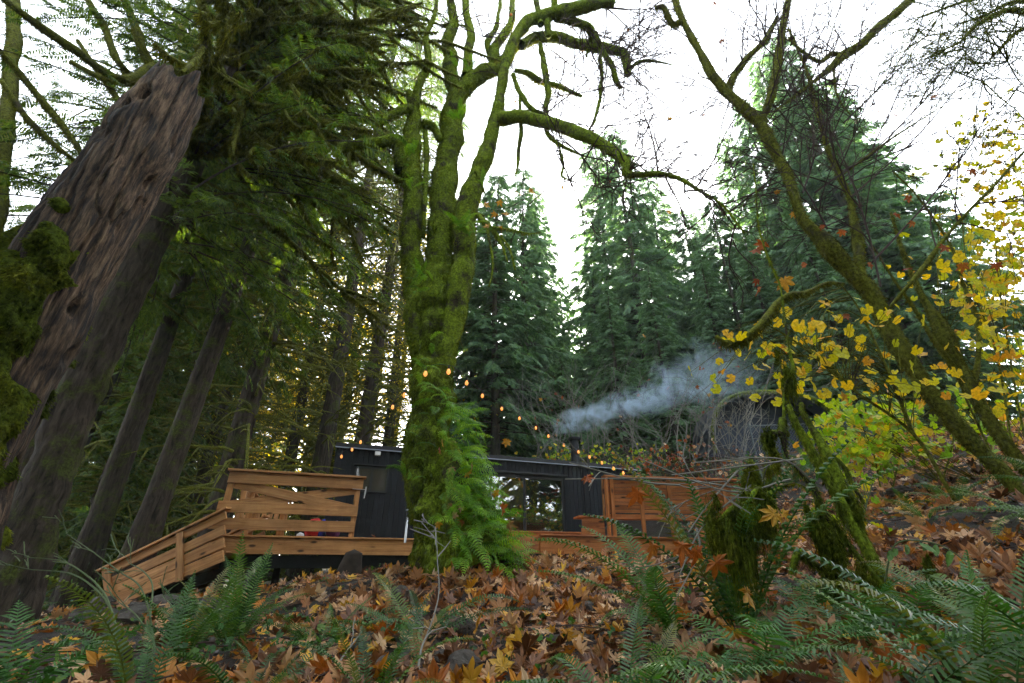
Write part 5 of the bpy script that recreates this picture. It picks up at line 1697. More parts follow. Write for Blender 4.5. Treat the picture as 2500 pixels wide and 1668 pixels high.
# ------------------------------------------------------------------ mossy vine maple thicket at the right front
vm = thing("mossy_vine_maple", at(2130, 1430, 3.3), "low vine maple thicket with shaggy hanging moss beside the bench end", "shrub")
vb, vm_ = MB(), MB()
VS = [
    [(2180, 1460, 3.2, 60), (2120, 1340, 3.25, 58), (2070, 1250, 3.3, 52), (2010, 1150, 3.3, 46), (1970, 1080, 3.3, 40), (1940, 1030, 3.3, 32), (1925, 990, 3.3, 22)],
    [(2090, 1290, 3.4, 40), (2050, 1180, 3.5, 48), (2020, 1110, 3.55, 44), (1985, 1050, 3.6, 30), (1960, 1010, 3.6, 30), (1955, 985, 3.6, 24)],
    [(2190, 1470, 3.0, 22), (2130, 1400, 3.0, 24), (2070, 1330, 3.0, 26), (2010, 1250, 3.0, 34), (1985, 1190, 3.0, 26), (1950, 1150, 3.0, 16), (1920, 1110, 3.0, 14), (1912, 1050, 3.0, 34), (1910, 1020, 3.0, 30)],
    [(1925, 1060, 3.0, 30), (1885, 1060, 3.0, 34), (1875, 1090, 3.0, 30)],
    [(1915, 1040, 3.0, 16), (1915, 950, 3.0, 12), (1935, 900, 3.0, 22), (1928, 860, 3.0, 16), (1915, 780, 3.0, 9), (1905, 700, 3.0, 9), (1880, 640, 3.0, 14), (1865, 600, 3.0, 8), (1850, 540, 3.0, 6), (1845, 460, 3.0, 5), (1838, 400, 3.0, 4)],
    [(1990, 1200, 3.0, 12), (1930, 1180, 2.9, 9), (1870, 1210, 2.8, 30), (1850, 1195, 2.8, 26), (1820, 1230, 2.75, 26), (1785, 1245, 2.7, 30), (1750, 1275, 2.7, 14)],
    [(2140, 1420, 3.2, 34), (2050, 1390, 3.2, 32), (1990, 1380, 3.2, 38), (1950, 1350, 3.2, 36), (1930, 1400, 3.2, 20)],
    [(2040, 1360, 3.2, 22), (2030, 1420, 3.2, 22), (2028, 1470, 3.2, 16)],
    [(1830, 1120, 2.9, 8), (1840, 1150, 2.9, 34), (1848, 1190, 2.9, 20)],
    [(2110, 1230, 3.7, 14), (2080, 1180, 3.7, 20), (2060, 1140, 3.7, 20), (2030, 1110, 3.7, 14)],
]
for k_, pl in enumerate(VS):
    limb(vb, vm_, pl, 14000, 0.024, 0.9, 9, 12, 0.3, 0.45, 90 + k_, 0.58)
for (px_, py_, D_, L_, w_) in ((1770, 1270, 2.7, 0.34, 0.10), (1800, 1270, 2.7, 0.30, 0.08), (1745, 1265, 2.7, 0.16, 0.05), (1830, 1240, 2.75, 0.28, 0.07), (1865, 1220, 2.8, 0.26, 0.07), (2040, 1320, 3.0, 0.18, 0.06), (1990, 1270, 3.0, 0.22, 0.05), (2015, 1290, 3.0, 0.18, 0.05), (2060, 1220, 3.3, 0.3, 0.08), (1870, 1090, 3.0, 0.14, 0.07), (1925, 920, 3.0, 0.2, 0.04), (2030, 1430, 3.2, 0.14, 0.05), (2140, 1420, 3.1, 0.22, 0.1), (1840, 1160, 2.9, 0.2, 0.05), (2270, 1400, 3.0, 0.16, 0.03), (2370, 1500, 2.8, 0.18, 0.03)):
    for sub_ in range(9):
        K = 110
        ws = w_ * RNG.uniform(0.18, 0.42)
        ctr = at(px_, py_, D_) + np.array([RNG.normal(0, w_ * 0.45), RNG.normal(0, w_ * 0.4), RNG.normal(0, 0.06) - 0.02])
        Ls_ = L_ * RNG.uniform(0.35, 1.15)
        p0 = ctr + RNG.normal(0, 1, (K, 3)) * np.array([ws * 0.5, ws * 0.5, 0.025])
        l_ = Ls_ * (0.15 + RNG.random(K) ** 1.3) * np.exp(-((p0[:, 0] - ctr[0]) / ws) ** 2)
        s_ = nrm(RNG.normal(0, 1, (K, 3)) * [1, 1, 0.1]) * 0.0024
        mid = p0 + np.array([0, 0, -0.5]) * l_[:, None] + RNG.normal(0, 0.014, (K, 3))
        end = p0 + np.array([0, 0, -1.0]) * l_[:, None] + RNG.normal(0, 0.02, (K, 3))
        q = np.stack([p0 - s_, p0 + s_, mid + s_, mid - s_, end], 1)
        b5 = np.arange(K)[:, None] * 5
        vm_.add(q.reshape(-1, 3), np.concatenate([b5 + [3, 2, 4]]), b5 + np.array([0, 1, 2, 3]))
vb.build("stems", M['bark_moss'], vm, smooth=True)
vm_.build("moss", M['moss'], vm, kind="stuff")
tv_ = MB()
tips4 = []
for (a_, b_, c_) in (((1990, 1180), (1900, 1120), (1690, 1130)), ((1960, 1120), (1800, 1140), (1640, 1160)), ((1930, 1170), (1780, 1200), (1560, 1120)), ((1840, 1180), (1720, 1280), (1660, 1400)), ((1700, 1290), (1706, 1350), (1640, 1480)), ((1850, 1200), (1640, 1170), (1380, 1170)), ((1660, 1185), (1560, 1175), (1390, 1130)), ((1800, 1150), (1730, 1230), (1680, 1300))):
    P = catmull(np.array([at(*a_, 2.9), at(*b_, 2.8), at(*c_, 2.7)]), 7)
    tube(tv_, P, np.linspace(0.007, 0.003, len(P)), 5)
    for _ in range(2):
        twig_tree(tv_, P[RNG.integers(3, len(P))], nrm(P[-1] - P[0] + RNG.normal(0, 0.5, 3)), RNG.uniform(0.12, 0.35), 0.003, 1, 0.5, 0.0, tips4)
tv_.build("twigs", M['pale_twig'], vm, kind="stuff")
for (px_, py_, c_, s_) in ((1900, 1250, "gold", 0.16), (1820, 1430, "gold", 0.17), (1795, 1530, "gold", 0.16), (1430, 1160, "rust", 0.11), (1700, 1330, "rust", 0.18), (1660, 1320, "rust", 0.16), (1735, 1360, "orange", 0.2), (1560, 1190, "rust", 0.16), (1590, 1320, "orange", 0.14)):
    p = at(px_, py_, 2.6)
    put(mleaf[c_][RNG.integers(0, 4)], "leaf", vm, mmat(mats_from(p[None], RNG.normal(0, 0.5, (1, 3)) + [[0, 0, -1]], RNG.normal(0, 0.4, (1, 3)) + [[0, -1, 0.2]], np.array([s_]))[0]))
print("vine maple", time.time() - T0)

# ------------------------------------------------------------------ yellow and lime shrubs
LY = leaf_bank("round", (1, 2, 3, 4), M['leaf_yellow'], 0.35)
LL = leaf_bank("round", (5, 6, 7, 8), M['leaf_lime'], 0.35)


def shrub(name, base, label, cat, stems, pts, size, leafbank, massmat, nparts, stemmat, group=None, stemr=0.014, kind="round", facing=(0, -0.6, 0.5)):
    """stems: list of point lists; pts: leaf positions; the nearest nparts leaves become parts"""
    t = thing(name, base, label, cat, group)
    sb = MB()
    for P in stems:
        P = catmull(np.array(P), 6)
        tube(sb, P, np.linspace(stemr, stemr * 0.3, len(P)), 5, cap=False)
    # leaf stalk twigs towards random leaves
    for k in RNG.choice(len(pts), min(len(pts), 140), replace=False):
        P = catmull(np.array(stems[RNG.integers(0, len(stems))]), 12)
        j = int(np.argmin(np.linalg.norm(P - pts[k], axis=1)))
        q = P[max(0, j - RNG.integers(2, 9))]
        tube(sb, catmull(np.array([q, (q + pts[k]) / 2 + [0, 0, 0.08], pts[k]]), 4), np.linspace(0.005, 0.002, 9), 3, cap=False)
    sb.build("stems", stemmat, t)
    o = np.argsort(np.linalg.norm(pts, axis=1))
    K = len(pts)
    f = RNG.normal(0, 0.7, (K, 3)) + [0, 0, -0.6]
    u = RNG.normal(0, 0.45, (K, 3)) + np.array(facing)
    Mx = mats_from(pts, f, u, size)
    for k in o[:nparts]:
        put(leafbank[k % len(leafbank)], "leaf", t, mmat(Mx[k]))
    rest = o[nparts:]
    if len(rest):
        fm = MB()
        for s in range(4):
            sel = rest[np.arange(len(rest)) % 4 == s]
            if len(sel):
                v, tt = leaf_mesh(kind, 1 + s, None, curl=0.35)
                vv, t3 = scatter(v, tt, Mx[sel])
                fm.add(vv, t3)
        fm.build("foliage", massmat, t, kind="stuff")
    return t


def blob_pts(cs, n, D, sx, sy, sd):
    """leaf points round photograph points"""
    out = []
    for (px, py) in cs:
        for _ in range(n):
            out.append(at(px + RNG.normal(0, sx), py + RNG.normal(0, sy), D + RNG.normal(0, sd)))
    return np.array(out)


def layered(pts, step=0.22, k=0.75):
    """pull leaf heights towards shelves, as vine maple leaves hang in tiers"""
    z = pts[:, 2]
    zz = np.round(z / step) * step
    pts[:, 2] = z * (1 - k) + zz * k
    return pts


yp = np.concatenate([
    blob_pts([(2440, 330), (2480, 420), (2400, 450), (2470, 520), (2420, 580), (2490, 640), (2440, 700), (2380, 640)], 62, 5.6, 45, 35, 0.5),
    blob_pts([(2450, 780), (2480, 860), (2400, 820), (2350, 730), (2440, 930)], 34, 5.4, 45, 40, 0.5),
    blob_pts([(2360, 360), (2300, 400), (2330, 520), (2270, 690), (2320, 880), (2480, 1000)], 13, 5.6, 45, 40, 0.4)])
yst = [[at(2530, 1200, 5.6), at(2470, 900, 5.5), at(2430, 600, 5.5), at(2420, 330, 5.6)], [at(2560, 1180, 5.4), at(2520, 800, 5.4), at(2500, 500, 5.5), at(2480, 280, 5.6)], [at(2440, 1150, 5.5), at(2330, 900, 5.4), at(2290, 700, 5.4), at(2300, 380, 5.5)], [at(2480, 1150, 5.5), at(2430, 850, 5.3), at(2360, 650, 5.3), at(2340, 340, 5.5)]]
shrub("yellow_vine_maple", at(2500, 1190, 5.5), "tall vine maple with bright yellow leaves along the right edge", "shrub", yst, yp, RNG.uniform(0.11, 0.24, len(yp)), LY, M['leaf_yellow_mass'], 230, M['bark_moss_dark'])
yp = np.concatenate([
    blob_pts([(1850, 850), (1900, 870), (1960, 880), (2020, 850), (1880, 810), (1990, 800), (2070, 880), (1940, 820)], 7, 3.9, 45, 28, 0.25),
    blob_pts([(1900, 945), (2070, 930), (2040, 770), (1760, 900), (2120, 900), (1975, 760), (2200, 760), (2180, 860), (2120, 800), (2250, 930), (2010, 930)], 7, 3.9, 40, 25, 0.25)])
shrub("yellow_leaf_spray", at(2330, 1220, 4.4), "thin arching branch carrying large yellow leaves before the dark shelter", "shrub", [[at(2330, 1220, 4.4), at(2230, 1060, 4.2), at(2080, 950, 4.0), at(1950, 840, 3.9), at(1850, 780, 3.8)], [at(2080, 950, 4.0), at(2000, 880, 3.95), at(1880, 860, 3.9)], [at(2230, 1060, 4.2), at(2165, 900, 4.0), at(2100, 760, 3.9), at(2050, 690, 3.8)]], yp, RNG.uniform(0.12, 0.21, len(yp)), LY, M['leaf_yellow_mass'], 200, M['bark_moss_dark'], stemr=0.018)
yp = layered(np.concatenate([
    blob_pts([(2080, 1010), (2150, 1000), (2220, 1030), (2040, 1050), (2110, 1070), (2180, 1080), (2060, 1110), (2260, 1090), (2140, 1120)], 62, 7.6, 42, 22, 0.5),
    blob_pts([(2320, 1000), (2300, 950), (2400, 1010), (2460, 1060), (2380, 1080)], 26, 7.2, 45, 28, 0.5)]))
shrub("lime_vine_maple", at(2150, 1180, 7.6), "low vine maple with tiers of lime and gold leaves above the leaf slope", "shrub", [[at(2150, 1190, 7.6), at(2130, 1100, 7.5), at(2090, 1010, 7.5)], [at(2180, 1190, 7.6), at(2200, 1100, 7.5), at(2230, 1020, 7.5)], [at(2300, 1180, 7.4), at(2330, 1050, 7.3), at(2310, 950, 7.3)], [at(2400, 1180, 7.3), at(2420, 1080, 7.2), at(2400, 1000, 7.2)]], yp, RNG.uniform(0.16, 0.28, len(yp)), LL, M['leaf_lime_mass'], 260, M['bark_moss_dark'], facing=(0, -0.35, 0.8))
yp = blob_pts([(2090, 1180), (2110, 1220), (2050, 1260), (2130, 1270), (2020, 1120), (2060, 1160), (2030, 1290)], 6, 4.6, 28, 22, 0.2)
shrub("lime_sapling", at(2090, 1300, 4.6), "sapling with a few lime leaves behind the shaggy vine maple", "shrub", [[at(2090, 1310, 4.6), at(2085, 1220, 4.6), at(2040, 1130, 4.6)], [at(2090, 1310, 4.6), at(2110, 1250, 4.6), at(2130, 1180, 4.6)]], yp, RNG.uniform(0.08, 0.15, len(yp)), LL, M['leaf_lime_mass'], 60, M['green_stem'])
# gold and rust leaves on the bank behind the cabin and round the bench
yp = layered(blob_pts([(1380, 1110), (1440, 1125), (1350, 1120), (1500, 1130), (1560, 1110), (1470, 1105)], 40, 15.6, 32, 14, 0.6), 0.2, 0.5)
shrub("golden_thicket", at(1450, 1150, 15.8), "low gold and lime thicket behind the roof by the stove pipe", "shrub", [[at(1400, 1160, 15.8), at(1390, 1110, 15.7), at(1370, 1080, 15.6)], [at(1500, 1160, 15.8), at(1510, 1120, 15.7), at(1540, 1090, 15.6)]], yp, RNG.uniform(0.14, 0.26, len(yp)), LL, M['leaf_lime_mass'], 90, M['twig'])
yp = blob_pts([(1600, 1120), (1650, 1130), (1560, 1140), (1720, 1140), (1780, 1150), (1830, 1120), (1680, 1100)], 34, 13.0, 38, 16, 0.6)
shrub("rusty_thicket", at(1680, 1180, 13.0), "thicket of rust and gold leaves on the bank above the bench", "shrub", [[at(1620, 1180, 13), at(1610, 1130, 13), at(1580, 1090, 13)], [at(1720, 1180, 13), at(1740, 1130, 13), at(1760, 1080, 13)]], yp, RNG.uniform(0.12, 0.22, len(yp)), leaf_bank("maple", (1, 2, 3), M['leaf_rust'], 0.4), M['litter'], 80, M['twig'])

# pale bare brush behind the cabin
for k_, (px_, D_, lb_) in enumerate(((1450, 17.0, "pale bare brush right of the stove pipe in the smoke"), (1560, 16.5, "pale leafless stems in the thick of the smoke"), (1650, 16.0, "pale forked stems at the top of the smoke plume"), (1730, 15.5, "tall pale leafless stems left of the dark shelter"), (1810, 15.0, "pale leafless stems in front of the dark shelter"), (1340, 17.5, "pale leafless twigs left of the stove pipe"))):
    b0_ = at(px_, 1120, D_)
    t = thing("bare_brush", b0_, lb_, "shrub", "bare brush behind the cabin")
    sb, tps = MB(), []
    for _ in range(11):
        twig_tree(sb, b0_ + RNG.normal(0, 0.35, 3) * [1.3, 0.8, 0.2] - [0, 0, 0.4], nrm(RNG.normal(0, 0.28, 3) + [0, 0, 1]), RNG.uniform(1.6, 3.4), 0.015, 2, 0.35, 0.0, tps, 6)
    sb.build("stems", M['pale_twig'], t)
    for j in range(7):
        p, d = tps[RNG.integers(0, len(tps))]
        put(mleaf[("rust", "gold", "orange")[j % 3]][j % 4], "leaf", t, mmat(mats_from(p[None], RNG.normal(0, 1, (1, 3)), RNG.normal(0, 1, (1, 3)), np.array([0.22]))[0]))
print("shrubs", time.time() - T0)

# sunlit golden trees deep behind the shady conifers
GM = []
for sd in (1, 2):
    keep = RNG
    RNG = np.random.default_rng(900 + sd)
    tr_, lf_ = MB(), MB()
    tp5 = []
    tube(tr_, np.array([[0, 0, -0.5], [0.1, 0, 3], [0.0, 0.1, 7], [0.2, 0, 11]]), [0.2, 0.16, 0.11, 0.05], 9)
    for _ in range(34):
        h = RNG.uniform(1.5, 11)
        a = RNG.uniform(0, 6.28)
        twig_tree(tr_, (0.05, 0, h), (math.cos(a), math.sin(a), 0.45), RNG.uniform(1.8, 3.2), 0.04, 2, 0.6, 0.02, tp5)
    pp_ = np.array([q[0] for q in tp5])
    pp_ = np.repeat(pp_, 11, 0) + RNG.normal(0, 0.33, (len(pp_) * 11, 3))
    u_ = nrm(RNG.normal(0, 0.5, pp_.shape) + [0, 0, 1])
    cloud_leaves(lf_, pp_, RNG.uniform(0.12, 0.22, len(pp_)), "lance", (1, 2, 3), u_, 0.3)
    RNG = keep
    GM.append((tr_.mesh("trunk", M['bark_moss_dark'], True), lf_.mesh("crown", M['gold'])))
for k_, (px_, D_, s_) in enumerate(((700, 25, 1.6), (770, 27, 1.8), (640, 28, 1.6), (500, 26, 1.1), (850, 27, 1.7), (380, 25, 1.0), (730, 32, 2.1), (930, 30, 1.8), (590, 22, 0.8), (770, 21, 1.35), (690, 22, 1.3))):
    GW = ('above the crossed railing boards', 'left of the bare trunk behind the cabin corner', 'above the railing end nearest the ramp', 'above the top of the ramp', 'just right of the trunk behind the cabin corner', 'above the foot of the ramp', 'farthest back between the bare trunks', 'close against the maple trunk', 'low behind the railing corner', 'nearest of them, over the near cabin corner', 'near the middle of the railing, in front of the others')
    base = gp(at(px_, 1390, D_)[0], D_, -0.1)
    t = thing("golden_tree", base, f"sunlit golden broadleaf tree glowing {GW[k_]}", "tree", "golden trees beyond the conifers")
    Mx = Matrix.Translation(Vector(base)) @ Matrix.Rotation(k_ * 1.3, 4, 'Z') @ Matrix.Scale(s_, 4)
    for me, nm in zip(GM[k_ % 2], ("trunk", "crown")):
        put(me, nm, t, Mx)
#PART5
# ------------------------------------------------------------------ shelter, fence
sh = thing("tarp_shelter", at(1910, 1080, 16.5), "dark blue arched tarp shelter with a moss-grown rim on the bank", "shelter")
c0 = at(1910, 1085, 16.5)
wR = (at(2075, 1050, 16.5)[0] - at(1745, 1050, 16.5)[0]) / 2
hR = at(1910, 952, 16.5)[2] - c0[2] + 0.25
ang = np.linspace(0, math.pi, 25)
sx = np.array([np.sign(math.cos(a)) * abs(math.cos(a)) ** 0.7 for a in ang])
sz = np.sin(ang) ** 0.75
arc = np.stack([c0[0] + sx * wR, np.full(25, c0[1]), c0[2] - 0.3 + sz * hR], -1)
mb = MB()
back = arc + np.array([0.6, 3.5, 0.5])
mb.add(np.vstack([arc, back]), None, [(k, k + 1, 26 + k, 25 + k) for k in range(24)])
mb.build("tarp_roof", M['tarp'], sh, smooth=True)
mb = MB()
ctr = np.array([c0[0] + 0.3, c0[1] + 1.6, c0[2]])
mid = arc + np.array([0.25, 1.2, 0.1])
mb.add(np.vstack([mid, [[c0[0] + 0.25, c0[1] + 1.2, c0[2] - 0.3]]]), [(k, k + 1, 25) for k in range(24)])
mb.build("tarp_wall", M['tarp'], sh)
hb, hm = MB(), MB()
V, d = tube(hb, arc, np.full(25, 0.05), 7, 0.3, 5, 3)
blades(hm, V, d, 900, 0.10, 1.2, 0.3)
hb.build("hoop", M['bark_moss'], sh, smooth=True)
hm.build("moss", M['moss'], sh, kind="stuff")
fe = thing("wire_fence", at(2000, 1090, 14.5), "wire mesh fence in front of the dark shelter", "fence")
f0, f1 = at(1830, 1040, 14.8), at(2120, 1030, 14.2)
hF = 1.15
mb = MB()
for k in range(44):
    a = f0 + (f1 - f0) * (k / 40 - 0.05)
    for sgn in (-1, 1):
        e = a + nrm(f1 - f0) * hF * sgn * 0.9 - [0, 0, hF]
        tube(mb, [a, e], 0.004, 3, cap=False)
mb.build("wire_mesh", M['fence_wire'], fe)
mb = MB()
tube(mb, [f0, f1], 0.02, 6)
mb.build("top_rail", M['fence_wire'], fe)
for u in (0.0, 0.5, 1.0):
    p = f0 + (f1 - f0) * u
    mb = MB()
    tube(mb, [p + [0, 0.03, 0.08], p + [0, 0.03, -hF - 0.3]], 0.03, 7)
    mb.build("post", M['fence_wire'], fe)

# ------------------------------------------------------------------ string lights
BUL = MB()
a_ = np.linspace(0, 2 * np.pi, 10, endpoint=False)
prof = [(0.008, 0.0), (0.016, -0.012), (0.028, -0.04), (0.030, -0.06), (0.020, -0.082), (0.004, -0.092)]
V = np.array([[(r * math.cos(t), r * math.sin(t), z) for t in a_] for r, z in prof]).reshape(-1, 3)
qd = [(i * 10 + j, i * 10 + (j + 1) % 10, i * 10 + 10 + (j + 1) % 10, i * 10 + 10 + j) for i in range(5) for j in range(10)]
BUL.add(V, None, [q[::-1] for q in qd])
BUL = BUL.mesh("bulb", M['bulb'], True)
SOC = MB()
tube(SOC, [(0, 0, 0.045), (0, 0, -0.004)], [0.011, 0.014], 8)
SOC = SOC.mesh("socket", M['wire'], True)


def string(label, pts, bulbs):
    t = thing("string_light", at(*pts[0]), label, "string lights")
    P = catmull(np.array([at(*p) for p in pts]), 10)
    mb = MB()
    tube(mb, P, 0.006, 5)
    mb.build("cable", M['wire'], t)
    X = proj(P)[0]
    for bx in bulbs:
        k = int(np.argmin(np.abs(X - bx)))
        Mx = Matrix.Translation(Vector(P[k] - [0, 0, 0.05]))
        put(BUL, "bulb", t, Mx)
        put(SOC, "socket", t, Mx)
    return t


string("string of small amber bulbs from the cabin corner up to the maple", [(828, 1110, 11.6), (865, 1085, 11.0), (910, 1040, 9.6), (960, 982, 8.2), (992, 948, 7.2), (1030, 905, 6.3), (1062, 890, 6.0), (1100, 893, 6.05)], (834, 863, 882, 958, 990, 1040, 1096))
string("string of small amber bulbs from the maple down past the stove pipe", [(1104, 893, 6.1), (1140, 922, 7.2), (1178, 955, 8.4), (1225, 988, 9.8), (1268, 1012, 10.8), (1308, 1036, 11.4), (1342, 1058, 11.8), (1380, 1080, 12.0), (1415, 1096, 12.0), (1450, 1112, 11.8), (1497, 1134, 11.4), (1523, 1146, 11.0), (1548, 1158, 10.7), (1562, 1164, 10.5)], (1139, 1177, 1224, 1266, 1307, 1340, 1378, 1413, 1437, 1470, 1496, 1521, 1545, 1560))
print("small things", time.time() - T0)

# ------------------------------------------------------------------ fallen leaves
def in_view(P, pad=60):
    x, y = proj(P)
    return (x > -pad) & (x < 2500 + pad) & (y < 1668 + pad) & (y > 0)


def gnormal(x, y):
    e = 0.12
    zx = (gz(x + e, y) - gz(x - e, y)) / (2 * e)
    zy = (gz(x, y + e) - gz(x, y - e)) / (2 * e)
    return nrm(np.stack([-zx, -zy, np.ones_like(zx)], -1))


NL = 40000
D_ = 1.2 + 15 * RNG.random(NL * 2) ** 1.35
px_ = RNG.uniform(-800, 3300, NL * 2)
x_ = (px_ - 1250) / FPX * D_ * 1.13
z_ = gz(x_, D_)
P_ = np.stack([x_, D_, z_], -1)
cl = vnoise(P_ * 0.8, 21)
w_ = np.where(x_ < -1.5, 0.45, 1.0) * np.clip(0.75 + 1.3 * cl + 0.5 * vnoise(P_ * 2.5, 23), 0.22, 1)
under = (D_ > 8.8) & (x_ < 4.2) & (D_ < 15.5)
ok = (RNG.random(NL * 2) < w_) & in_view(P_, 800) & ~under
P_ = P_[ok][:NL]
n_ = gnormal(P_[:, 0], P_[:, 1])
sz_ = (0.07 + 0.16 * RNG.random(len(P_)) ** 1.3) * np.clip(0.55 + 0.12 * P_[:, 1], 0.6, 1.1)
P_[:, 2] += 0.010 + RNG.random(len(P_)) * 0.045
up_ = nrm(n_ + RNG.normal(0, 1, n_.shape) * np.where(RNG.random((len(n_), 1)) < 0.15, 0.45, 0.15))
dist = np.linalg.norm(P_, axis=1)
xs, ys = proj(P_)
vis = (xs > 0) & (xs < 2500) & (ys < 1668)
order = np.argsort(np.where(vis, dist / sz_, 1e9))
near = order[:290]
rest = np.setdiff1d(np.arange(len(P_)), near)
f_ = RNG.normal(0, 1, P_.shape)
Mx = mats_from(P_, f_, up_, sz_)
lit = MB()
for s in range(8):
    sel = rest[rest % 8 == s]
    v, tt = leaf_mesh("maple", 40 + s, None, curl=(0.12, 0.3, 0.5, 0.2)[s % 4])
    vv, t3 = scatter(v, tt, Mx[sel])
    lit.add(vv, t3)
sel = RNG.integers(0, len(P_), 12000)                     # smaller alder leaves and broken bits between the maple leaves
q_ = P_[sel] + RNG.normal(0, 0.08, (len(sel), 3)) * [1, 1, 0]
q_[:, 2] = gz(q_[:, 0], q_[:, 1]) + 0.01 + RNG.random(len(sel)) * 0.05
cloud_leaves(lit, q_, RNG.uniform(0.03, 0.10, len(sel)), "lance", (61, 62, 63), n_[sel], 0.35, 0.5)
lit.build("leaf_litter", M['litter'], kind="stuff", label="thick carpet of fallen brown and orange maple leaves", cat="leaf litter")
FLB = {c: leaf_bank("maple", (40, 41, 42, 43, 44, 45), M['leaf_' + c], 0.28, "fallen_leaf") for c in ("brown", "tan", "orange", "gold")}
for k in near:
    c = ("brown", "brown", "brown", "brown", "tan", "tan", "orange", "gold")[RNG.integers(0, 8)]
    o = put(FLB[c][k % 6], "fallen_leaf", None, mmat(Mx[k]))
    side = "left" if xs[k] < 830 else ("middle" if xs[k] < 1650 else "right")
    where = {"left": "on the ground below the ramp", "middle": "on the leaf bank below the maple", "right": "among the ferns on the right"}[side]
    tag(o, f"{dict(brown='dark brown', tan='pale tan', orange='rusty orange', gold='golden yellow')[c]} fallen maple leaf {where}", "leaf", f"{c} fallen leaves {where}")
for k, (P, wh) in enumerate(((dk(2.6, -0.02, 0.034), "on the deck edge left of the maple"), (dk(0.9, -0.02, 0.034), "on the deck edge under the railing"), (dk(3.2, 0.4, 0.02), "on the deck boards by the tap"), (ek(0.7, -0.01, 0.034), "on the reddish deck edge nearest the maple"), (ek(1.6, -0.02, 0.034), "on the reddish deck edge before the bench seat"), (ek(2.9, -0.02, 0.034), "on the reddish deck edge behind the big fern"), (dk(0.5, -0.03, 1.10), "on the railing cap near the ramp"), (dk(1.6, -0.03, 1.10), "on the railing cap near the cabin"))):
    c = ("orange", "tan", "gold", "brown")[k % 4]
    put(FLB[c][k % 6], "fallen_leaf", None, mmat(mats_from(P[None], RNG.normal(0, 1, (1, 3)), np.array([[0.1, -0.15, 1.0]]), np.array([0.14]))[0]), f"{c} fallen leaf lying {wh}", "leaf", "leaves on the deck")
print("litter", time.time() - T0)

# fallen sticks
sk = MB()
for _ in range(420):
    d0 = 1.8 + 7 * RNG.random()
    x0 = RNG.uniform(-1.1, 1.1) * d0
    a0 = RNG.uniform(0, 6.28)
    l0 = RNG.uniform(0.12, 0.6)
    xx = x0 + np.linspace(0, 1, 4) * l0 * math.cos(a0) + RNG.normal(0, 0.012, 4)
    yy = d0 + np.linspace(0, 1, 4) * l0 * math.sin(a0) + RNG.normal(0, 0.012, 4)
    tube(sk, np.stack([xx, yy, gz(xx, yy) + 0.045 + RNG.random() * 0.03], -1), np.linspace(0.006, 0.002, 4) * RNG.uniform(0.5, 1.4), 4)
sk.build("forest_debris", M['twig'], kind="stuff", label="thin broken twigs strewn over the fallen leaves", cat="twigs")

# low green undergrowth
ug = MB()
K = 2600
D_ = 1.6 + 8 * RNG.random(K)
x_ = RNG.uniform(-1.25, 1.25, K) * D_
keep_ = (x_ < -1.0) | (RNG.random(K) < 0.25)
x_, D_ = x_[keep_], D_[keep_]
P_ = np.stack([x_, D_, gz(x_, D_) + RNG.uniform(0.02, 0.12, len(x_))], -1)
P_ = P_[vnoise(P_ * 1.1, 31) > 0.0]
P_ = np.repeat(P_, 4, 0) + RNG.normal(0, 0.05, (len(P_) * 4, 3)) * [1, 1, 0.4]
cloud_leaves(ug, P_, RNG.uniform(0.03, 0.08, len(P_)), "round", (1, 2, 3), None, 0.5)
K = 5200
x_ = RNG.uniform(-22, -5, K)
y_ = RNG.uniform(8, 30, K)
P_ = np.stack([x_, y_, gz(x_, y_) + RNG.uniform(0.05, 0.7, K)], -1)
P_ = P_[vnoise(P_ * 0.5, 33) > -0.2]
P_ = np.repeat(P_, 3, 0) + RNG.normal(0, 0.12, (len(P_) * 3, 3))
cloud_leaves(ug, P_, RNG.uniform(0.06, 0.16, len(P_)), "lance", (1, 2, 3), None, 0.6)
ug.build("undergrowth", M['under'], kind="stuff", label="low green undergrowth creeping over the forest floor", cat="undergrowth")

# ------------------------------------------------------------------ rocks, stumps, logs
def rock(px, py, D, w, h, label, seed, name="rock", mat='rock', group=None):
    c = at(px, py, D)
    z_ = zc(px, py, D)
    lump(MB(), (0, 0, 0), (w * 0.5 * z_ / FPX, w * 0.42 * z_ / FPX, h * 0.5 * z_ / FPX), seed, 22, 14, 0.5, 1.6).build(name, M[mat], None, smooth=False, matrix=Matrix.Translation(Vector(c)) @ Matrix.Rotation(seed * 1.1, 4, 'Z'), label=label, cat="rock", group=group)


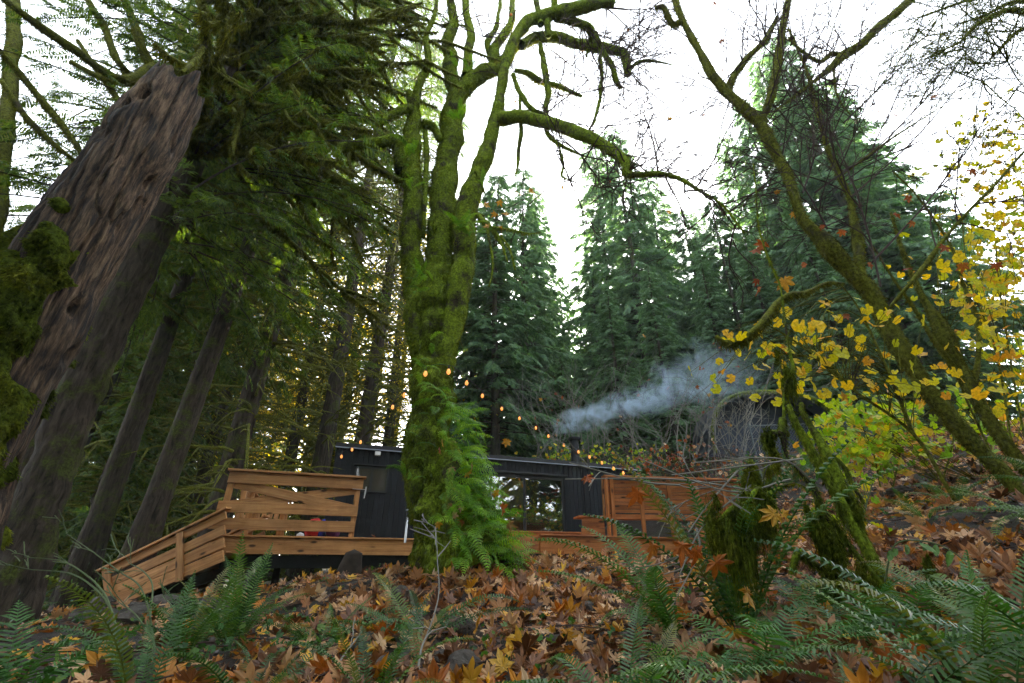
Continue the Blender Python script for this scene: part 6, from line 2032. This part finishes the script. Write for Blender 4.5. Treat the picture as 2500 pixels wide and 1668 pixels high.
for k, r in enumerate((
    (245, 1475, 7.6, 60, 34, "reddish rock at the foot of the ramp"), (330, 1490, 7.2, 90, 40, "dark rock against the ramp side boards"),
    (405, 1478, 7.2, 90, 50, "black boulder under the ramp side boards"), (455, 1478, 6.8, 60, 28, "flat grey rock at the end of the ramp boulders"),
    (215, 1512, 6.0, 75, 52, "dark pointed rock on the ground left of the ramp foot"), (340, 1508, 5.8, 130, 50, "broad grey stone below the ramp"),
    (470, 1498, 5.6, 90, 40, "brown stone below the ramp among leaves"), (660, 1600, 3.6, 120, 70, "dark earthy rock behind the bottom ferns"),
    (510, 1600, 3.8, 80, 60, "dark mossy rock low on the left"), (975, 1450, 5.0, 46, 34, "dark round rock between two fern clumps"),
    (1345, 1480, 4.6, 40, 60, "upright dark rock in the leaf bank"), (1130, 1645, 2.5, 110, 90, "pale brown rounded stone at the bottom of the picture"),
    (1090, 1605, 2.8, 60, 34, "small grey stone above the rounded one"), (940, 1640, 2.5, 60, 70, "dark pointed stone at the bottom edge"),
    (1010, 1610, 2.9, 70, 40, "grey stone half under the leaves beside the pointed one"), (2200, 1205, 7.5, 70, 30, "grey rock on the leaf slope under the lime shrub"),
    (2260, 1195, 7.8, 70, 26, "flat rock on the leaf slope right of the grey one"), (2320, 1180, 8.0, 36, 20, "small rock at the top of the leaf slope"),
    (1440, 1500, 4.2, 60, 60, "dark hollowed rock in the middle of the leaf bank"), (600, 1420, 6.8, 44, 40, "grey rock under the deck's near post"))):
    rock(*r[:5], r[5], k + 3)
lg = thing("fallen_log", at(1150, 1560, 3.4), "short broken brown log lying in the leaf bank", "log")
lb_ = MB()
P = np.array([at(1100, 1530, 3.6), at(1150, 1555, 3.4), at(1210, 1600, 3.1)])
P[:, 2] += 0.02
V, d = tube(lb_, catmull(P, 8), np.linspace(0.05, 0.075, 17), 14, 0.25, 8, 4)
lb_.build("log_wood", M['snag'], lg, smooth=True)
sp_ = thing("burnt_stump", at(858, 1400, 7.7), "charred black stump standing against the deck edge", "stump")
lb_ = MB()
P = catmull(np.array([at(850, 1425, 7.7), at(858, 1385, 7.7), at(864, 1350, 7.7)]), 7)
tube(lb_, P, np.linspace(0.19, 0.13, len(P)), 14, 0.3, 5, 6)
lb_.build("stump_wood", M['timber_dark'], sp_, smooth=True)
sp2 = thing("mossy_stump", at(285, 1640, 3.0), "slim broken stump with green shoots at the bottom left", "stump")
lb_ = MB()
P = catmull(np.array([at(280, 1700, 2.8), at(285, 1640, 2.8), at(295, 1590, 2.8)]), 6)
tube(lb_, P, np.linspace(0.065, 0.045, len(P)), 10, 0.3, 9, 6)
lb_.build("stump_wood", M['bark'], sp2, smooth=True)

# thin green-stemmed saplings without leaves in front of the ramp
def sapling(label, paths, D, r=0.006, mat='green_stem'):
    t = thing("bare_sapling", at(*paths[0][0], D), label, "sapling", "bare saplings in the foreground")
    sb = MB()
    for P in paths:
        Q = catmull(np.array([at(x, y, D + 0.1 * k) for k, (x, y) in enumerate(P)]), 6)
        tube(sb, Q, np.linspace(r, r * 0.4, len(Q)), 6)
        for _ in range(3 if mat == 'green_stem' else 1):
            twig_tree(sb, Q[RNG.integers(len(Q) // 2, len(Q))], nrm(Q[-1] - Q[len(Q) // 2] + RNG.normal(0, 0.25, 3)), RNG.uniform(0.08, 0.25), r * 0.35, 1, 0.4)
    sb.build("stems", M[mat], t)


sapling("arching green sapling shoots growing from the slim stump", [[(290, 1590), (275, 1500), (235, 1440), (170, 1400), (70, 1390), (20, 1378)], [(275, 1500), (255, 1450), (212, 1405), (150, 1370), (60, 1360)], [(290, 1600), (330, 1668), (340, 1700)]], 2.8)
sapling("tall bare green sapling bending left across the ramp", [[(378, 1590), (365, 1500), (340, 1430), (290, 1395), (230, 1350), (165, 1305)], [(366, 1510), (372, 1430), (350, 1395), (315, 1375)], [(372, 1560), (330, 1500), (290, 1470)]], 3.0)
sapling("forked bare sapling standing under the deck's near post", [[(430, 1585), (445, 1520), (455, 1450)], [(440, 1530), (420, 1480), (395, 1455)]], 3.2, 0.005)
sapling("pale bare sapling in front of the maple's foot", [[(1030, 1580), (1060, 1500), (1072, 1440), (1068, 1370), (1065, 1325), (1050, 1300), (1012, 1287)], [(1068, 1360), (1085, 1340), (1100, 1320)], [(1064, 1330), (1064, 1300), (1062, 1285)]], 2.6, 0.004, 'pale_twig')
sapling("thin pale stick leaning over the leaves below the deck", [[(800, 1660), (840, 1600), (885, 1540)]], 2.4, 0.006, 'pale_twig')
sapling("crooked pale stick beside the broken log", [[(1020, 1640), (1030, 1580), (1050, 1545), (1090, 1530)]], 2.4, 0.006, 'pale_twig')

# leafy sprig with hanging lance leaves
sg = thing("leafy_sprig", at(2180, 1420, 2.4), "arching sprig with large pointed green leaves low on the right", "plant")
sb = MB()
Pth = catmull(np.array([at(2160, 1420, 2.5), at(2185, 1330, 2.4), at(2260, 1322, 2.35), at(2330, 1350, 2.3), at(2380, 1400, 2.3), at(2440, 1460, 2.25)]), 6)
tube(sb, Pth, np.linspace(0.004, 0.002, len(Pth)), 5)
sb.build("stem", M['green_stem'], sg)
lan = leaf_bank("lance", (1, 2, 3), M['leaf_green'], 0.3)
for (px_, py_, dx, dy, s_) in ((2190, 1340, -25, 50, 0.13), (2175, 1345, -8, 60, 0.14), (2215, 1330, 2, 55, 0.13), (2205, 1328, 30, 25, 0.10), (2245, 1325, 60, 45, 0.15), (2285, 1330, 2, 70, 0.14), (2265, 1330, -30, 40, 0.12), (2320, 1345, -5, 62, 0.14), (2345, 1370, 20, 50, 0.13), (2360, 1380, 50, 25, 0.12), (2375, 1395, -18, 60, 0.14), (2390, 1410, 10, 70, 0.15), (2400, 1420, 50, 70, 0.17), (2420, 1440, 60, 60, 0.17), (2410, 1440, 30, 80, 0.16), (2370, 1390, -50, 10, 0.10)):
    p0, p1 = at(px_, py_, 2.35), at(px_ + dx, py_ + dy, 2.28)
    put(lan[RNG.integers(0, 3)], "leaf", sg, mmat(mats_from(p0[None], (p1 - p0)[None], np.array([[RNG.normal(0, 0.4), -1, 0.5]]), np.array([s_]))[0]))
print("details", time.time() - T0)

# ------------------------------------------------------------------ ferns
PI = math.pi


def gfern(px, D, n, L, label, elev=(0.5, 1.25), az=(0, 6.283), bank=FR, name="sword_fern", group="ferns on the slope", dz=0.0):
    x = (px - 1250) / FPX * D * 1.13
    return fern(gp(x, D, dz), n, L, label, group, elev, az, bank, name)


gfern(1670, 2.9, 15, 1.15, "big sword fern with upright fronds in front of the cedar bench", (1.0, 1.45), bank=[FR[0], FR[4], FR[1]])
gfern(1560, 2.7, 7, 0.85, "sword fern with a long frond arching left over the leaf bank", (0.6, 1.1), (1.6, 4.4))
gfern(1085, 3.3, 11, 0.72, "sword fern with fronds drooping both ways below the maple", (0.35, 0.9))
gfern(900, 3.5, 8, 0.66, "small sword fern arching right on the leaf bank", (0.4, 0.9))
gfern(735, 3.3, 16, 0.66, "dense tuft of upright dark ferns below the deck", (0.95, 1.5))
gfern(665, 3.0, 12, 0.55, "dark fern clump left of the dense tuft", (0.95, 1.5))
gfern(610, 2.2, 6, 0.62, "tall arching fern with silvery fronds at the bottom left of the middle", (0.95, 1.35), (1.8, 4.2))
gfern(800, 2.2, 9, 0.5, "sword fern at the bottom edge left of the stones", (0.6, 1.2))
gfern(1010, 2.05, 8, 0.48, "small sword fern at the bottom edge by the rounded stone", (0.7, 1.25))
gfern(1440, 1.75, 12, 0.6, "spreading sword fern at the bottom edge right of the stones", (0.3, 0.9))
gfern(2080, 1.55, 14, 0.72, "large glossy sword fern in the bottom right foreground", (0.55, 1.25))
gfern(2290, 1.5, 13, 0.68, "glossy sword fern spreading in the bottom right corner", (0.4, 1.1))
gfern(1820, 1.5, 12, 0.62, "sword fern with dark fronds left of the large glossy one", (0.4, 1.0))
gfern(2480, 1.6, 9, 0.55, "sword fern cut by the right edge at the bottom", (0.3, 0.9))
gfern(2130, 2.3, 5, 0.62, "sword fern with one tall frond pointing at the leafy sprig", (0.8, 1.2), (0.8, 2.4))
gfern(370, 2.6, 6, 0.5, "lacy bright fern behind the slim stump", (0.6, 1.3), (0, 6.28), FB, "lady_fern")
gfern(-10, 2.4, 5, 0.5, "bright fern reaching in from the left edge", (0.4, 0.8), (-0.8, 0.8), FB, "lady_fern")
gfern(1880, 2.6, 12, 0.5, "bright lacy fern under the hanging moss clump", (0.5, 1.2), (0, 6.28), FB, "lady_fern")
gfern(1960, 2.3, 12, 0.5, "bright lacy fern right of the hanging yellow leaves", (0.4, 1.1), (0, 6.28), FB, "lady_fern")
gfern(1700, 2.2, 12, 0.5, "lacy fern in front of the big sword fern", (0.3, 1.0), (0, 6.28), FB, "lady_fern")
gfern(1600, 2.0, 10, 0.45, "low lacy fern over the leaves near the bottom edge", (0.25, 0.9), (0, 6.28), FB, "lady_fern")
gfern(1800, 3.3, 9, 0.55, "lacy fern at the corner of the cedar deck", (0.4, 1.1), (0, 6.28), FB, "lady_fern")
gfern(2420, 4.4, 18, 0.95, "big dark sword fern at the foot of the leaning maple", (0.5, 1.3))
gfern(2330, 4.0, 11, 0.75, "sword fern spilling down the bank by the leaning maple", (0.2, 0.9))
gfern(2500, 3.5, 14, 0.9, "sword fern on the bank cut by the right edge", (0.4, 1.2))
gfern(2160, 5.6, 10, 0.75, "sword fern on the leaf slope behind the shaggy vine maple", (0.5, 1.3))
gfern(2090, 5.0, 8, 0.7, "sword fern at the end of the bench slope", (0.3, 1.0))
for k, (px_, D_) in enumerate(((1780, 12.6), (1840, 12.2), (1890, 12.6), (1620, 14.6), (1570, 15.5), (1700, 13.4), (1930, 11.5), (1640, 12.6), (1740, 14.2), (1520, 16.2))):
    gfern(px_, D_, 15, 1.15, "sword fern on the bank above the bench, " + ORD[sorted((1780, 1840, 1890, 1620, 1570, 1700, 1930, 1640, 1740, 1520)).index(px_)] + " from the left", (0.3, 1.3), group="ferns on the bank above the bench")
for k, (px_, D_) in enumerate(((180, 8.5), (90, 7.5), (330, 9.6), (30, 9.5), (480, 10.5), (240, 11.5), (590, 11), (130, 11))):
    gfern(px_, D_, 13, 0.9, "dim fern in the shade beyond the ramp, " + ORD[sorted((180, 90, 330, 30, 480, 240, 590, 130)).index(px_)] + " from the left", (0.3, 1.3), group="ferns in the shade beyond the ramp")
print("ferns", time.time() - T0)

# ------------------------------------------------------------------ woods behind the viewer, mirrored in cabin glass; ring added to block sky light
BACK = [(-13, -9, 'spruce1', 0.7), (-8, -11, 'cedar1', 0.8), (-3, -10, 'cedar2', 0.85), (2, -11, 'fir1', 0.75), (7, -9, 'cedar2', 0.8), (12, -7, 'cedar1', 0.75), (15, -2, 'cedar2', 0.8), (18, 3, 'fir1', 0.75),
        (-17, -4, 'cedar1', 0.8), (-14, 1, 'cedar2', 0.7), (-5, -18, 'fir1', 0.9), (5, -17, 'cedar1', 0.9), (14, -14, 'fir1', 0.9), (23, -4, 'cedar1', 0.85), (-13, -17, 'fir1', 0.9), (22, 4, 'spruce2', 0.7), (-22, -10, 'fir1', 0.9)]
for k, (x_, y_, kk, s_) in enumerate(BACK):
    plant(kk, "woodland_conifer", 0, y_, "unseen conifer behind the viewer, added to block sky light and fill glass reflections", "conifers behind the viewer", s_, x=x_)

# ------------------------------------------------------------------ chimney smoke and forest haze
pl_a = CHIM + np.array([-0.75, -0.1, 0.28])
pl_b = at(1850, 880, 15.0)
ax = nrm(pl_b - pl_a)
Ls = float(np.linalg.norm(pl_b - pl_a))
zx = nrm(np.cross(ax, [0, 1.0, 0]))
zx = zx if zx[2] > 0 else -zx
yx = np.cross(zx, ax)
mb = MB()
abox(mb, -0.1, Ls, -1.7, 1.7, -1.7, 1.7)
sm_mat = bpy.data.materials.new("wood_smoke")
sm_mat.use_nodes = True
nt = sm_mat.node_tree
N, L = nt.nodes, nt.links
N.remove(N["Principled BSDF"])
pv = N.new("ShaderNodeVolumePrincipled")
pv.inputs["Color"].default_value = (0.66, 0.84, 1.0, 1)
pv.inputs["Anisotropy"].default_value = 0.2
L.new(pv.outputs[0], N["Material Output"].inputs["Volume"])
tc = N.new("ShaderNodeTexCoord")
sep = N.new("ShaderNodeSeparateXYZ")
L.new(tc.outputs["Object"], sep.inputs[0])


def mth(op, a, b=None, clamp=False):
    n = N.new("ShaderNodeMath")
    n.operation = op
    n.use_clamp = clamp
    for k, v in enumerate((a, b)):
        if v is None:
            continue
        if hasattr(v, "type"):
            L.new(v, n.inputs[k])
        else:
            n.inputs[k].default_value = v
    return n.outputs[0]


wob = noise(nt, 0.9, 3, 0.5, tc.outputs["Object"])
wz = mth('ADD', sep.outputs[2], mth('MULTIPLY', mth('SUBTRACT', wob.outputs[0], 0.5), mth('MULTIPLY', sep.outputs[0], 0.42)))
# the plume starts flat over the pipe, then widens
rad = mth('ADD', 0.34, mth('MULTIPLY', sep.outputs[0], 0.125))
rho = mth('SQRT', mth('ADD', mth('MULTIPLY', sep.outputs[1], sep.outputs[1]), mth('MULTIPLY', wz, wz)))
fall = mth('SUBTRACT', 1.0, mth('DIVIDE', rho, rad), True)
nz = noise(nt, 1.9, 7, 0.66, tc.outputs["Object"], 1.2)
nn_ = mth('MULTIPLY', mth('SUBTRACT', nz.outputs[0], 0.45), 4.0, True)
startf = mth('MULTIPLY', sep.outputs[0], 2.0, True)
endf = mth('DIVIDE', mth('SUBTRACT', Ls, sep.outputs[0]), Ls * 0.75, True)
thin = mth('DIVIDE', 1.0, mth('ADD', 0.6, mth('MULTIPLY', sep.outputs[0], 0.22)))
den = mth('MULTIPLY', mth('MULTIPLY', mth('MULTIPLY', fall, nn_), mth('MULTIPLY', startf, endf)), mth('MULTIPLY', thin, 6.5))
L.new(den, pv.inputs["Density"])
Mx = np.eye(4)
Mx[:3, 0], Mx[:3, 1], Mx[:3, 2], Mx[:3, 3] = ax, yx, zx, pl_a
smo = mb.build("smoke", sm_mat, matrix=mmat(Mx), kind="stuff", label="blue-grey wood smoke drifting from the stove pipe", cat="smoke")

hz = MB()
abox(hz, -70, 70, -30, 75, -6, 48)
hz_mat = bpy.data.materials.new("forest_air")
hz_mat.use_nodes = True
nt = hz_mat.node_tree
nt.nodes.remove(nt.nodes["Principled BSDF"])
pv = nt.nodes.new("ShaderNodeVolumePrincipled")
pv.inputs["Color"].default_value = (0.78, 0.94, 0.88, 1)
pv.inputs["Density"].default_value = 0.0010
pv.inputs["Anisotropy"].default_value = 0.0
nt.links.new(pv.outputs[0], nt.nodes["Material Output"].inputs["Volume"])
hz.build("haze", hz_mat, kind="stuff", label="thin blue-green haze among the far trees", cat="haze")
print("done", time.time() - T0)
